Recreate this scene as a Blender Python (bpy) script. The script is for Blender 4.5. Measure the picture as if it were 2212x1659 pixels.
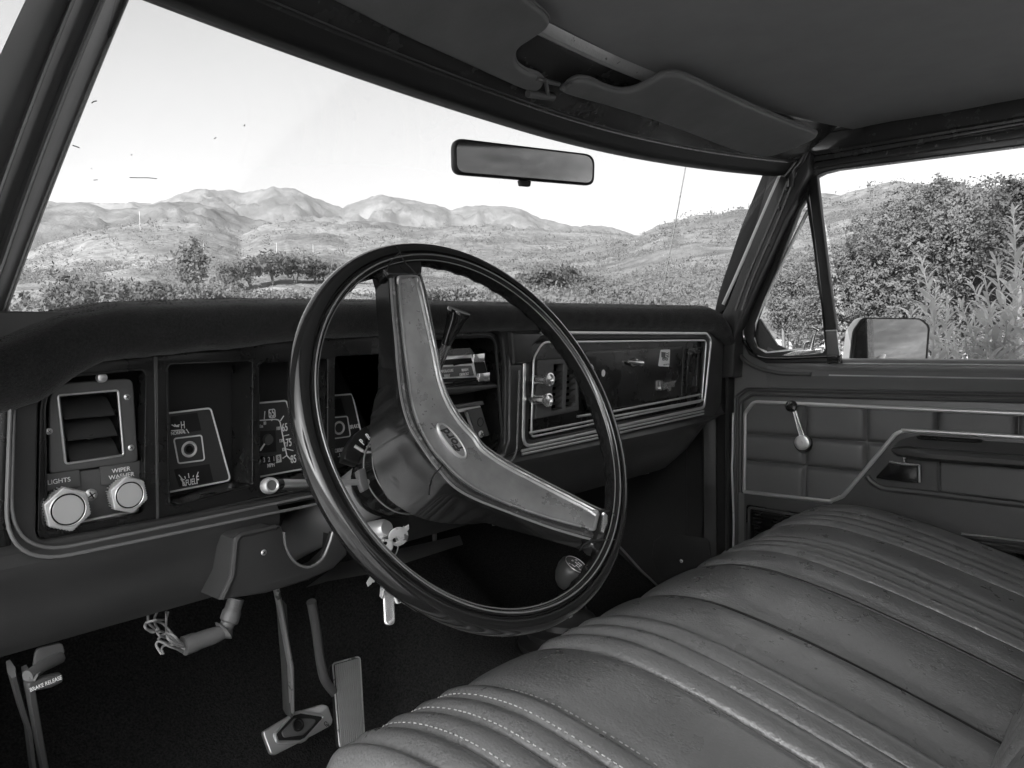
import bpy, bmesh, math, random
from mathutils import Vector, Matrix, noise
R = math.radians
for o in list(bpy.data.objects): bpy.data.objects.remove(o)
C = bpy.context.scene.collection
SC = bpy.context.scene

# ---------------------------------------------------------------- camera
# Frame of the scene: x to the passenger side, y to the front of the truck, z up, metres,
# origin at the photographer's eye (in the open driver's door opening).
PW, PH, FPX = 2212.0, 1659.0, 1662.0
_Y = Vector((-833 - PW / 2, -(761 - PH / 2), -FPX)).normalized()
_dy = -(700 - PH / 2)
_X = Vector((-(_Y.y * _dy + _Y.z * -FPX) / _Y.x, _dy, -FPX)).normalized()
_Z = _X.cross(_Y).normalized()
_Y = _Z.cross(_X)
MW = Matrix((_X, _Y, _Z))            # camera -> world rotation
cam = bpy.data.cameras.new('camera'); camo = bpy.data.objects.new('camera', cam); C.objects.link(camo)
camo.matrix_world = MW.to_4x4()
cam.sensor_width = 36; cam.lens = 36 * FPX / PW
cam.clip_start = 0.02; cam.clip_end = 20000
SC.camera = camo

# ---------------------------------------------------------------- world, sun, exposure
SUN_EL, SUN_AZ = R(24), R(-108)       # azimuth from +y towards +x; the sun is low on the driver's side, a little behind
w = bpy.data.worlds.new('World'); SC.world = w; w.use_nodes = True
nt = w.node_tree; nt.nodes.clear()
sky = nt.nodes.new('ShaderNodeTexSky'); sky.sky_type = 'NISHITA'; sky.sun_disc = False
sky.sun_elevation = SUN_EL; sky.sun_rotation = SUN_AZ; sky.air_density = 1.0; sky.dust_density = 2.2; sky.ozone_density = 0.6
bw = nt.nodes.new('ShaderNodeRGBToBW'); bg = nt.nodes.new('ShaderNodeBackground'); out = nt.nodes.new('ShaderNodeOutputWorld')
bg.inputs['Strength'].default_value = 0.058
nt.links.new(sky.outputs[0], bw.inputs[0]); nt.links.new(bw.outputs[0], bg.inputs['Color']); nt.links.new(bg.outputs[0], out.inputs['Surface'])
sl = bpy.data.lights.new('sun', 'SUN'); sl.energy = 4.2; sl.angle = R(0.5); sl.color = (1, 1, 1)
slo = bpy.data.objects.new('sun', sl); C.objects.link(slo)
_sd = Vector((math.sin(SUN_AZ) * math.cos(SUN_EL), math.cos(SUN_AZ) * math.cos(SUN_EL), math.sin(SUN_EL)))
slo.rotation_euler = _sd.to_track_quat('Z', 'Y').to_euler()
SC.view_settings.view_transform = 'Standard'; SC.view_settings.look = 'None'; SC.view_settings.gamma = 1
SC.view_settings.exposure = 2.9
SC.render.film_transparent = False
try:
    SC.cycles.max_bounces = 10; SC.cycles.diffuse_bounces = 5; SC.cycles.glossy_bounces = 4; SC.cycles.transparent_max_bounces = 12
    SC.cycles.sample_clamp_indirect = 6; SC.cycles.use_denoising = True; SC.cycles.caustics_reflective = False; SC.cycles.caustics_refractive = False
except Exception: pass

# ---------------------------------------------------------------- pixel readings -> points on real planes
def ray(p):
    return MW @ Vector((p[0] - PW / 2, -(p[1] - PH / 2), -FPX))
def PX(p, x=None, y=None, z=None):
    d = ray(p)
    if x is not None: return d * (x / d.x)
    if y is not None: return d * (y / d.y)
    return d * (z / d.z)
def crop(x0, y0, k):
    def f(*a):
        if len(a) == 2 and not hasattr(a[0], '__len__'): return (x0 + k * a[0], y0 + k * a[1])
        return [(x0 + k * q[0], y0 + k * q[1]) for q in a]
    return f
R1 = crop(0, 0, .5); R2 = crop(1106, 0, .5); R3 = crop(0, 829.5, .5); R4 = crop(1106, 829.5, .5)
K0 = crop(0, 0, 1); K1 = crop(0, 658.3, .3637); K2 = crop(630.9, 493.7, .3472); K3 = crop(932.6, 658.3, .2976)
K4 = crop(1481.2, 713.2, .3307); K5 = crop(0, 1206.9, .3968)
N1 = crop(713.2, 1261.8, .372); N2 = crop(1371.5, 1069.8, .38); N3 = crop(548.6, 932.6, .372)
N4 = crop(1563.5, 192, .3803); N5 = crop(1042.4, 0, .3472); N6 = crop(0, 329.2, .4464)

class Frame:
    def __init__(s, o, u, v):
        s.o = Vector(o); s.u = Vector(u).normalized(); v = Vector(v); s.n = s.u.cross(v).normalized(); s.v = s.n.cross(s.u)
    def p(s, a, b, c=0.0): return s.o + s.u * a + s.v * b + s.n * c
    def px(s, pts, c=0.0):                      # photo pixels -> plane coordinates on the plane c above the frame
        one = not hasattr(pts[0], '__len__')
        res = []
        for q in ([pts] if one else pts):
            d = ray(q); t = ((s.o + s.n * c).dot(s.n)) / d.dot(s.n); P = d * t - s.o
            res.append((P.dot(s.u), P.dot(s.v)))
        return res[0] if one else res
    def at(s, a, b, c=0.0, rot=0.0):
        u = s.u * math.cos(rot) + s.v * math.sin(rot); v = s.v * math.cos(rot) - s.u * math.sin(rot)
        return Frame(s.p(a, b, c), u, v)
    def m(s):
        return Matrix(((s.u.x, s.v.x, s.n.x, s.o.x), (s.u.y, s.v.y, s.n.y, s.o.y), (s.u.z, s.v.z, s.n.z, s.o.z), (0, 0, 0, 1)))

def dash(y): return Frame((0, y, 0), (1, 0, 0), (0, 0, 1))
def side(x): return Frame((x, 0, 0), (0, -1, 0), (0, 0, 1))     # seen from inside looking at +x

def rnd(pts, r, seg=6, closed=True):
    """round the corners of a 2-D or 3-D polyline; r one radius or one per corner"""
    n = len(pts); P = [Vector(p) for p in pts]; out = []
    for i in range(n):
        ri = r[i] if hasattr(r, '__len__') else r
        if ri <= 0 or (not closed and i in (0, n - 1)): out.append(P[i]); continue
        a, b, c = P[i - 1], P[i], P[(i + 1) % n]
        da, dc = (a - b), (c - b); la, lc = da.length, dc.length
        if la < 1e-9 or lc < 1e-9: out.append(b); continue
        ang = da.angle(dc)
        t = min(ri / max(math.tan(ang / 2), 1e-3), la * .48, lc * .48)
        s0, s1 = b + da / la * t, b + dc / lc * t
        for k in range(seg + 1):
            f = k / seg
            out.append(s0 * (1 - f) ** 2 + b * 2 * f * (1 - f) + s1 * f * f)
    return [tuple(p) for p in out]
def smooth(pts, n=6, closed=False):
    """Catmull-Rom through the points"""
    P = [Vector(p) for p in pts]; m = len(P); out = []
    for i in range(m if closed else m - 1):
        p0 = P[(i - 1) % m] if closed or i > 0 else P[0]; p1 = P[i]; p2 = P[(i + 1) % m]; p3 = P[(i + 2) % m] if closed or i + 2 < m else P[-1]
        for k in range(n):
            t = k / n
            out.append(.5 * ((2 * p1) + (p2 - p0) * t + (2 * p0 - 5 * p1 + 4 * p2 - p3) * t * t + (3 * p1 - p0 - 3 * p2 + p3) * t ** 3))
    if not closed: out.append(P[-1])
    return [tuple(p) for p in out]
def lerp(a, b, t): return a + (b - a) * t
def interp(x, xs, ys):
    if x <= xs[0]: return ys[0]
    for i in range(1, len(xs)):
        if x <= xs[i]: return lerp(ys[i - 1], ys[i], (x - xs[i - 1]) / (xs[i] - xs[i - 1]))
    return ys[-1]
def circle(cx, cy, r, n=28, ry=None, rot=0):
    ry = ry or r; o = []
    for i in range(n):
        a = 2 * math.pi * i / n; x, y = r * math.cos(a), ry * math.sin(a)
        o.append((cx + x * math.cos(rot) - y * math.sin(rot), cy + x * math.sin(rot) + y * math.cos(rot)))
    return o
def rect(x0, y0, x1, y1, r=0, seg=5): return rnd([(x0, y0), (x1, y0), (x1, y1), (x0, y1)], r, seg) if r else [(x0, y0), (x1, y0), (x1, y1), (x0, y1)]

# ---------------------------------------------------------------- mesh collector
class G:
    def __init__(s): s.v = []; s.f = []; s.m = []; s.mats = []
    def mi(s, mat):
        if mat not in s.mats: s.mats.append(mat)
        return s.mats.index(mat)
    def add(s, vs, fs, mat):
        k = len(s.v); i = s.mi(mat)
        s.v.extend(tuple(v) for v in vs); s.f.extend(tuple(k + a for a in f) for f in fs); s.m.extend([i] * len(fs)); return s
    def curve(s, cu, mw, mat):
        o = bpy.data.objects.new('tmp', cu); C.objects.link(o)
        dg = bpy.context.evaluated_depsgraph_get(); ev = o.evaluated_get(dg); me = ev.to_mesh()
        s.add([mw @ v.co for v in me.vertices], [tuple(p.vertices) for p in me.polygons], mat)
        ev.to_mesh_clear(); bpy.data.objects.remove(o); bpy.data.curves.remove(cu); return s
    def plate(s, F, pts, t, mat, holes=(), bev=.0, top=0.0, br=2):
        """flat plate in frame F, front face at height top, t thick behind it, with holes and a rounded edge"""
        cu = bpy.data.curves.new('t', 'CURVE'); cu.dimensions = '2D'; cu.fill_mode = 'BOTH'
        for loop in [pts] + list(holes):
            sp = cu.splines.new('POLY'); sp.points.add(len(loop) - 1); sp.use_cyclic_u = True
            for q, p in zip(sp.points, loop): q.co = (p[0], p[1], 0, 1)
        bev = min(bev, t / 2 * .98)
        cu.extrude = t / 2 - bev; cu.bevel_depth = bev; cu.bevel_resolution = br; cu.offset = -bev
        return s.curve(cu, F.at(0, 0, top - t / 2).m(), mat)
    def text(s, F, body, size, mat, a=0, b=0, c=0.0, rot=0, t=.0003, align='CENTER', sx=1.0, shear=0, bold=0):
        cu = bpy.data.curves.new('t', 'FONT'); cu.body = body; cu.size = size; cu.extrude = t; cu.align_x = align; cu.align_y = 'CENTER'
        cu.shear = shear; cu.offset = bold
        f = F.at(a, b, c, rot)
        return s.curve(cu, f.m() @ Matrix.Diagonal((sx, 1, 1, 1)), mat)
    def tube(s, pts, r, mat, closed=False, n=8, flat=1.0, up=None, cap=True):
        """round tube along a 3-D path; r one radius or one per point; flat squeezes it along up"""
        P = [Vector(p) for p in pts]; m = len(P); vs = []; fs = []
        nrm = None
        for i in range(m):
            if closed: d = P[(i + 1) % m] - P[i - 1]
            else: d = P[min(i + 1, m - 1)] - P[max(i - 1, 0)]
            if d.length < 1e-9: d = Vector((0, 0, 1))
            d.normalize()
            if up is not None: a = Vector(up) - d * d.dot(Vector(up))
            elif nrm is None: a = d.orthogonal()
            else: a = nrm - d * nrm.dot(d)
            a.normalize(); nrm = a; b = d.cross(a)
            ri = r[i] if hasattr(r, '__len__') else r
            for k in range(n):
                t = 2 * math.pi * k / n
                vs.append(P[i] + a * (math.cos(t) * ri * flat) + b * (math.sin(t) * ri))
        for i in range(m if closed else m - 1):
            j = (i + 1) % m
            for k in range(n):
                l = (k + 1) % n; fs.append((i * n + k, i * n + l, j * n + l, j * n + k))
        if not closed and cap: fs.append(tuple(range(n))[::-1]); fs.append(tuple((m - 1) * n + k for k in range(n)))
        return s.add(vs, fs, mat)
    def sweep(s, pts, prof, mat, up, closed=False, pclosed=True, cap=True):
        """profile (side, height) swept along a path; side = path x up"""
        P = [Vector(p) for p in pts]; m = len(P); n = len(prof); vs = []; fs = []; up = Vector(up)
        for i in range(m):
            a = P[i] - (P[i - 1] if (closed or i > 0) else P[i]); b = (P[(i + 1) % m] if (closed or i < m - 1) else P[i]) - P[i]
            if a.length < 1e-9: a = b.copy()
            if b.length < 1e-9: b = a.copy()
            a.normalize(); b.normalize(); d = (a + b).normalized()
            k = 1 / max(math.cos(a.angle(b, 0) / 2), .35)
            sd = d.cross(up).normalized()
            for q in prof: vs.append(P[i] + sd * (q[0] * k) + up * q[1])
        for i in range(m if closed else m - 1):
            j = (i + 1) % m
            for k in range(n if pclosed else n - 1):
                l = (k + 1) % n; fs.append((i * n + k, j * n + k, j * n + l, i * n + l))
        if not closed and cap and pclosed: fs.append(tuple(range(n))); fs.append(tuple((m - 1) * n + k for k in range(n))[::-1])
        return s.add(vs, fs, mat)
    def loft(s, rings, mat, closed=False, cap=False):
        n = len(rings[0]); vs = [p for r in rings for p in r]; fs = []
        for i in range(len(rings) - 1):
            for k in range(n if closed else n - 1):
                l = (k + 1) % n; fs.append((i * n + k, i * n + l, (i + 1) * n + l, (i + 1) * n + k))
        if cap: fs.append(tuple(range(n))[::-1]); fs.append(tuple((len(rings) - 1) * n + k for k in range(n)))
        return s.add(vs, fs, mat)
    def lathe(s, F, prof, mat, n=32, a0=0, a1=360, cap=False):
        full = abs(a1 - a0) >= 360; m = n if full else n + 1
        rings = []
        for i in range(m):
            t = R(a0 + (a1 - a0) * i / n)
            rings.append([F.p(q[0] * math.cos(t), q[0] * math.sin(t), q[1]) for q in prof])
        if full: rings.append(rings[0])
        return s.loft(rings, mat)
    def box(s, F, x0, x1, y0, y1, z0, z1, mat, bev=0.0):
        if bev: return s.plate(F, rect(x0, y0, x1, y1), z1 - z0, mat, bev=bev, top=z1)
        vs = [F.p(x, y, z) for z in (z0, z1) for y in (y0, y1) for x in (x0, x1)]
        return s.add(vs, [(0, 2, 3, 1), (4, 5, 7, 6), (0, 1, 5, 4), (2, 6, 7, 3), (0, 4, 6, 2), (1, 3, 7, 5)], mat)
    def obj(s, name, parent=None, label=None, ang=38, **tags):
        me = bpy.data.meshes.new(name); me.from_pydata(s.v, [], s.f)
        for mt in s.mats: me.materials.append(mt)
        me.polygons.foreach_set('material_index', s.m)
        me.polygons.foreach_set('use_smooth', [True] * len(s.f))
        bm = bmesh.new(); bm.from_mesh(me); bmesh.ops.remove_doubles(bm, verts=bm.verts, dist=1e-6)
        if tags.pop('fixn', True): bmesh.ops.recalc_face_normals(bm, faces=bm.faces)
        bm.to_mesh(me); bm.free()
        me.set_sharp_from_angle(angle=R(ang))
        o = bpy.data.objects.new(name, me); C.objects.link(o)
        if parent is not None:
            o.parent = parent; o.location = -parent.matrix_basis.translation if parent.parent is None else (0, 0, 0)
        if label: o['label'] = label
        for k, v in tags.items(): o[k] = v
        return o

def empty(name, loc, label, cat, group=None):
    o = bpy.data.objects.new(name, None); o.location = loc; C.objects.link(o); o.empty_display_size = .1
    o['label'] = label; o['category'] = cat
    if group: o['group'] = group
    return o

# ---------------------------------------------------------------- materials (the photograph is black and white: every colour is a grey)
def mat(name, col, rough=.5, metal=0.0, spec=.5, bump=(), vary=None, coat=0.0, sheen=0.0, aniso=0.0, stain=None, rvary=None):
    """bump: list of (kind, scale, strength, distance); vary: (scale, amount); stain: (scale, threshold, colour)"""
    m = bpy.data.materials.new(name); m.use_nodes = True; t = m.node_tree; N = t.nodes; L = t.links
    b = N['Principled BSDF']; b.inputs['Base Color'].default_value = (col, col, col, 1); b.inputs['Roughness'].default_value = rough
    b.inputs['Metallic'].default_value = metal; b.inputs['Specular IOR Level'].default_value = spec
    b.inputs['Coat Weight'].default_value = coat; b.inputs['Coat Roughness'].default_value = .12
    if sheen: b.inputs['Sheen Weight'].default_value = sheen; b.inputs['Sheen Roughness'].default_value = .5
    if aniso: b.inputs['Anisotropic'].default_value = aniso
    geo = N.new('ShaderNodeNewGeometry'); pos = geo.outputs['Position']
    def nz(scale, detail=3, rough_=.6):
        n = N.new('ShaderNodeTexNoise'); n.inputs['Scale'].default_value = scale; n.inputs['Detail'].default_value = detail
        n.inputs['Roughness'].default_value = rough_; L.new(pos, n.inputs['Vector']); return n.outputs['Fac']
    colsock = None
    if vary:
        r = N.new('ShaderNodeMapRange'); L.new(nz(vary[0], 5), r.inputs[0]); r.inputs[1].default_value = .3; r.inputs[2].default_value = .7
        r.inputs[3].default_value = col * (1 - vary[1]); r.inputs[4].default_value = col * (1 + vary[1]); colsock = r.outputs[0]
    if stain:
        r = N.new('ShaderNodeMapRange'); L.new(nz(stain[0], 8, .65), r.inputs[0]); r.inputs[1].default_value = stain[1]; r.inputs[2].default_value = stain[1] + .04
        mx = N.new('ShaderNodeMix'); mx.data_type = 'FLOAT'; L.new(r.outputs[0], mx.inputs[0]); mx.inputs[2].default_value = col
        if colsock: L.new(colsock, mx.inputs[2])
        mx.inputs[3].default_value = stain[2]; colsock = mx.outputs[0]
    if colsock: L.new(colsock, b.inputs['Base Color'])
    if rvary:
        r = N.new('ShaderNodeMapRange'); L.new(nz(rvary[0], 4), r.inputs[0]); r.inputs[1].default_value = .35; r.inputs[2].default_value = .65
        r.inputs[3].default_value = max(rough - rvary[1], .03); r.inputs[4].default_value = rough + rvary[1]; L.new(r.outputs[0], b.inputs['Roughness'])
    prev = None
    for kind, sc, st, dist in bump:
        if kind == 'v':
            n = N.new('ShaderNodeTexVoronoi'); n.inputs['Scale'].default_value = sc; n.feature = 'SMOOTH_F1'; L.new(pos, n.inputs['Vector']); h = n.outputs['Distance']
        else: h = nz(sc, 4)
        bp = N.new('ShaderNodeBump'); bp.inputs['Strength'].default_value = st; bp.inputs['Distance'].default_value = dist; L.new(h, bp.inputs['Height'])
        if prev: L.new(prev, bp.inputs['Normal'])
        prev = bp.outputs[0]
    if prev: L.new(prev, b.inputs['Normal'])
    return m
M = dict(
    seat=mat('seat_vinyl', 0.165, .30, spec=.9, coat=.25, bump=[('n', 16, .14, .006), ('v', 360, .45, .0010), ('n', 110, .42, .0022)], vary=(9, .06), rvary=(30, .03)),
    piping=mat('piping_vinyl', .02, .45),
    stitch=mat('stitch_thread', .55, .7),
    vinyl=mat('door_vinyl', 0.115, .44, bump=[('n', 700, .3, .0006), ('n', 30, .15, .002)], vary=(12, .06)),
    doorskin=mat('door_skin_paint', .15, .38, bump=[('n', 1000, .15, .0004)], vary=(8, .06)),
    pillartrim=mat('pillar_trim', .12, .4, bump=[('n', 700, .25, .0005)], vary=(10, .12)),
    trimplastic=mat('moulded_plastic', 0.066, .38, bump=[('n', 900, .25, .0005)], vary=(8, .12)),
    dashplastic=mat('dash_plastic', 0.038, .36, bump=[('n', 1100, .3, .0004)], vary=(7, .15), rvary=(10, .08)),
    black=mat('black_plastic', .012, .28, bump=[('n', 900, .15, .0003)], rvary=(20, .08)),
    gloss=mat('gloss_black', .012, .13, coat=.5, rvary=(30, .05)),
    matte=mat('matte_black', .008, .6),
    tubepaint=mat('column_paint', .26, .3, coat=.4),
    rubber=mat('rubber', .014, .5, bump=[('n', 500, .3, .0005)]),
    padcarpet=mat('dash_mat_carpet', .010, 1.0, spec=.1, sheen=.25, bump=[('n', 1100, .8, .0012)], vary=(420, .7)),
    padfibre=mat('mat_fibre', .035, 1.0, spec=.1, vary=(900, .8)),
    carpet=mat('floor_carpet', .034, 1.0, spec=.1, bump=[('n', 300, 1.0, .004)], vary=(300, .6)),
    paint=mat('cab_paint', 0.042, .22, coat=.6, bump=[('n', 40, .2, .002)], rvary=(25, .08)),
    wornpaint=mat('worn_paint', .05, .35, stain=(55, .60, .22), bump=[('n', 120, .4, .001)]),
    peeled=mat('peeled_paint', .55, .35, metal=.3, stain=(60, .63, .12), bump=[('n', 160, .5, .001)]),
    headliner=mat('headliner_board', 0.30, .75, spec=.25, bump=[('n', 600, .4, .0008), ('n', 7, .1, .01)], vary=(14, .05)),
    visor=mat('visor_vinyl', 0.170, .5, bump=[('n', 700, .35, .0006), ('n', 16, .3, .004)], vary=(11, .14)),
    chrome=mat('chrome', .85, .17, metal=.88, rvary=(40, .06)),
    satin=mat('satin_metal', .70, .36, metal=.75, rvary=(35, .08)),
    rail=mat('painted_highlight_rail', .16, .25, coat=.5),  # pale grey so that shine on raised edges is put into the colour
    trimwhite=mat('bright_trim', .52, .28, metal=.55),
    spoke=mat('spoke_satin_plate', .33, .34, metal=.6, stain=(38, .66, .13), vary=(24, .25), bump=[('n', 60, .2, .001)], rvary=(40, .1)),
    worn=mat('worn_spoke_edge', .03, .4, bump=[('v', 420, .8, .001)], stain=(120, .6, .12)),
    knurl=mat('knob_metal', .75, .36, metal=.6),
    knobface=mat('brushed_knob_face', .66, .38, metal=.55, aniso=.8),
    white=mat('white_print', .85, .6),
    cream=mat('dial_print', .70, .6),
    grey=mat('grey_panel', 0.084, .5, bump=[('n', 900, .2, .0003)], vary=(15, .12)),
    greylabel=mat('grey_label', .09, .5),
    dial=mat('dial_face', 0.042, .5),
    clearplate=mat('heater_plate', .12, .35),
    steel=mat('worn_steel', .48, .38, metal=.45, stain=(50, .58, .12)),
    armpaint=mat('pedal_arm_paint', .11, .42, bump=[('n', 200, .3, .0008)], stain=(90, .66, .18)),
    wire=mat('grey_wire', .24, .5),
    tape=mat('loom_tape', .14, .45, bump=[('n', 160, .5, .002)]),
    knobgrey=mat('shift_knob', .06, .38),
    bodypaint=mat('body_paint', .50, .25, coat=.8),
)
def glassmat(name, tint, refl, dust=0.0):
    m = bpy.data.materials.new(name); m.use_nodes = True; t = m.node_tree; N = t.nodes; L = t.links; N.clear()
    o = N.new('ShaderNodeOutputMaterial'); mx = N.new('ShaderNodeMixShader'); tr = N.new('ShaderNodeBsdfTransparent'); gl = N.new('ShaderNodeBsdfGlossy')
    tr.inputs[0].default_value = (tint, tint, tint, 1); gl.inputs['Roughness'].default_value = .02
    fr = N.new('ShaderNodeFresnel'); fr.inputs[0].default_value = 1.45; mu = N.new('ShaderNodeMath'); mu.operation = 'MULTIPLY'; mu.inputs[1].default_value = refl
    L.new(fr.outputs[0], mu.inputs[0]); L.new(mu.outputs[0], mx.inputs[0]); L.new(tr.outputs[0], mx.inputs[1]); L.new(gl.outputs[0], mx.inputs[2]); L.new(mx.outputs[0], o.inputs[0])
    if dust:
        df = N.new('ShaderNodeBsdfTranslucent'); df.inputs[0].default_value = (.8, .8, .8, 1); m2 = N.new('ShaderNodeMixShader'); gp_ = N.new('ShaderNodeNewGeometry'); nz_ = N.new('ShaderNodeTexNoise'); nz_.inputs['Scale'].default_value = 9; nz_.inputs['Detail'].default_value = 8
        mr = N.new('ShaderNodeMapRange'); mr.inputs[1].default_value = .38; mr.inputs[2].default_value = .75; mr.inputs[3].default_value = dust * .25; mr.inputs[4].default_value = dust * 2
        L.new(gp_.outputs['Position'], nz_.inputs['Vector']); L.new(nz_.outputs['Fac'], mr.inputs[0]); L.new(mr.outputs[0], m2.inputs[0]); L.new(mx.outputs[0], m2.inputs[1]); L.new(df.outputs[0], m2.inputs[2]); L.new(m2.outputs[0], o.inputs[0])
    return m
M['glass'] = glassmat('window_glass', .62, .10)
M['dusty'] = glassmat('windshield_glass', .62, .10, .035)
mm = mat('mirror_glass', .55, .03, metal=1.0); M['mirror'] = mm
M['darkmirror'] = mat('interior_mirror_glass', .42, .04, metal=1.0)
# ================================================================ THE TRUCK
truck = empty('pickup_truck', (.95, .2, -1.45), 'old pickup truck with black dashboard, bench seat and worn trim, seen from inside its cab', 'pickup truck')
FX = Vector((1, 0, 0)); FY = Vector((0, 1, 0)); FZ = Vector((0, 0, 1))

# ---------------------------------------------------------------- dashboard
A = dash(.78)
def P3(F, pts, c=0.0): return [F.p(a, b, c) for a, b in pts]
def ell(F, cx, cy, r, c, n=24): return [F.p(cx + r * math.cos(2 * math.pi * i / n), cy + r * math.sin(2 * math.pi * i / n), c) for i in range(n)]
def screw(g, F, a, b, c, r, m):
    g.lathe(F.at(a, b, c), [(0, r * .35), (r * .6, r * .3), (r, 0)], m, n=12)
    for t in (.5, 2.07): g.box(F.at(a, b, c, t), -r * .6, r * .6, -r * .09, r * .09, r * .3, r * .42, M['matte'])

g = G()
mA = rnd(A.px(K0((86, 778), (600, 731), (1085, 717), (1093, 795), (1091, 978), (860, 1027), (645, 1068), (78, 1172))), [.05, 0, .02, 0, .02, 0, 0, .012])
mP = rnd(A.px(K3((735, 262), (1990, 250), (1955, 740), (700, 985))), [.02, .012, .012, .012])
g.plate(A, [(.13, .03), (.13, -.192), (1.60, -.192), (1.64, -.16), (1.66, .03)], .012, M['dashplastic'], holes=[mA, mP], bev=.003)
LOWER = 1
# lower roll of the dash: falls from the lip, bulges and tucks back under
def lowprof(x):
    e = interp(x, [.13, 1.40, 1.50, 1.58, 1.64], [0, 0, .03, .07, .11])
    t = interp(x, [.7, 1.0], [0, 1])
    return [(.778, -.186), (.771, -.196 + e * .1), (.772, -.208 + e * .2), (.779, -.222 + e * .4), (.782, -.245 + e * .7), (.785, -.268 + e), (.793, -.280 + e), (.82, -.285 + e), (.92, -.27 + e * .5)]
for xa, xb in ((.13, .485), (.690, 1.645)):
    g.loft([[(x, q[0], q[1]) for q in lowprof(x)] for x in [lerp(xa, xb, i / 40) for i in range(41)]], M['dashplastic'])
    e = lowprof(xa if xa > .5 else xb); xe = xa if xa > .5 else xb
    g.add([(xe, q[0], q[1]) for q in e], [tuple(range(len(e)))], M['dashplastic'])
# raised rails of the lip round the driver's half, highlights painted in their colour
for off, cc, r in ((0, .0030, .0018), (20, .0100, .0018)):
    path = rnd(A.px(K0((30 - off * .4, 880), (22 - off * .6, 1208 + off), (684, 1069 + off)), cc), [0, .05, 0], 10, closed=False)
    g.tube(P3(A, path, cc), r, M['rail'], n=8)
    g.tube(P3(A, rnd(A.px(K0((900, 1025 + off), (1106 + off * .5, 980 + off * .8), (1114 + off * .4, 800)), cc), [0, .03, 0], 10, closed=False), cc), r, M['rail'], n=8)
# column between the centre stack and the passenger panel, raised
g.plate(A, A.px(K3((545, 345), (560, 430), (690, 425), (655, 1010), (620, 1060), (500, 1110), (545, 980))), .02, M['dashplastic'], bev=.004, top=.006)
g.plate(A, A.px(K3((545, 200), (780, 205), (700, 300), (690, 425), (565, 432))), .03, M['dashplastic'], bev=.006, top=.012)
# left end column
g.tube(P3(A, A.px(K0((12, 880), (4, 1010), (-2, 1180))), -.004), .010, M['black'], n=10)
dashb = g.obj('dashboard', truck)

# mat on top: carpet pad that rolls over the front lip
def matrows(x):
    zt = interp(x, [.12, .2, .228, .27, .32, .45, .7, 1.4, 1.56, 1.61, 1.64, 1.66], [-.03, 0, .012, .030, .040, .047, .051, .057, .059, .050, .028, -.01])
    zb = interp(x, [.12, .22, .25, .27, .30, .353, .439, .521, .736, .996, 1.576, 1.61, 1.66], [-.060, -.058, -.050, -.034, -.018, -.013, -.008, 0, .006, .009, .001, -.01, -.03])
    zb = min(zb, zt - .008); h = zt - zb
    return [(.785, zb + .002), (.772, zb), (.762, zb + h * .12), (.757, zb + h * .35), (.757, zb + h * .6), (.763, zb + h * .82), (.774, zt - h * .06), (.79, zt), (.83, zt + .001), (.90, zt - .006), (1.10, zt - .035)]
g = G(); rows = []
random.seed(4)
for i in range(161):
    x = .12 + 1.54 * i / 160
    q = smooth([(a, b) for a, b in matrows(x)], 3)
    rows.append([Vector((x, a, b)) + Vector((0, 1, 1)) * (noise.noise(Vector((x * 60, a * 60, b * 60))) * .0013) for a, b in q])
g.loft(rows, M['padcarpet'])
g.obj('dash_mat', dashb, 'black fuzzy carpet mat over the top of the dashboard', ang=80)
# short pile along the mat so that its outline is fibrous
g = G(); vs = []; fs = []
for _ in range(64000):
    x = random.uniform(.14, 1.65); q = matrows(x); k = random.choice([2, 3, 4, 5, 6, 7, 7, 8, 8]); t = random.random()
    y0 = lerp(q[k][0], q[k + 1][0], t); z0 = lerp(q[k][1], q[k + 1][1], t)
    nv = Vector((random.gauss(0, .5), -(q[k + 1][1] - q[k][1]), q[k + 1][0] - q[k][0])); nv.normalize(); nv = (nv + Vector((random.gauss(0, .5), random.gauss(0, .5), random.gauss(0, .5)))).normalized()
    if nv.z < -.5: continue
    p = Vector((x, y0, z0)); b = nv.orthogonal().normalized() * .00045; L_ = random.uniform(.0010, .0030); j = len(vs)
    vs += [p - b, p + b, p + nv * L_]; fs.append((j, j + 1, j + 2))
g.add(vs, fs, M['padfibre']); g.obj('mat_pile', dashb, fixn=False, kind='stuff')

# ---- driver's bezel: one black plate with the vent pod and three instrument openings
B = dash(.788)
gp = dict(K=K1)
g = G()
bez = rnd(B.px(K0((88, 782), (331, 763), (683, 728), (848, 719), (848, 1027), (343, 1125), (80, 1170))), [.05, 0, 0, 0, 0, 0, .01])
pod = rnd(B.px(K1((262, 440), (870, 380), (858, 1240), (275, 1345))), [.035, .008, .008, .006], 8)
op1 = rnd(B.px(K1((992, 352), (1502, 330), (1500, 1072), (1004, 1205))), [.006, .003, .003, .008])
op2 = rnd(B.px(K0((561, 786), (708, 774), (708, 1024), (563, 1060))), .003)
op3 = rnd(B.px(K2((268, 800), (650, 780), (650, 1420), (270, 1570))), .003)
g.plate(B, bez, .006, M['black'], holes=[pod, op1, op2, op3], bev=.0012)
def well(g, F, loop, depth, m, taper=0.0):
    cx = sum(p[0] for p in loop) / len(loop); cy = sum(p[1] for p in loop) / len(loop)
    a = [F.p(p[0], p[1], -.002) for p in loop]; b = [F.p(lerp(p[0], cx, taper), lerp(p[1], cy, taper), -depth) for p in loop]
    g.loft([a + [a[0]], b + [b[0]]], m)
for lp, d_, tp in ((pod, .02, 0), (op1, .045, 0), (op2, .045, 0), (op3, .045, 0)): well(g, B, lp, d_, M['black'], tp)
g.tube(P3(B, B.px(K1((918, 308), (925, 700), (934, 1285))), .0002), .0012, M['dashplastic'])
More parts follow.
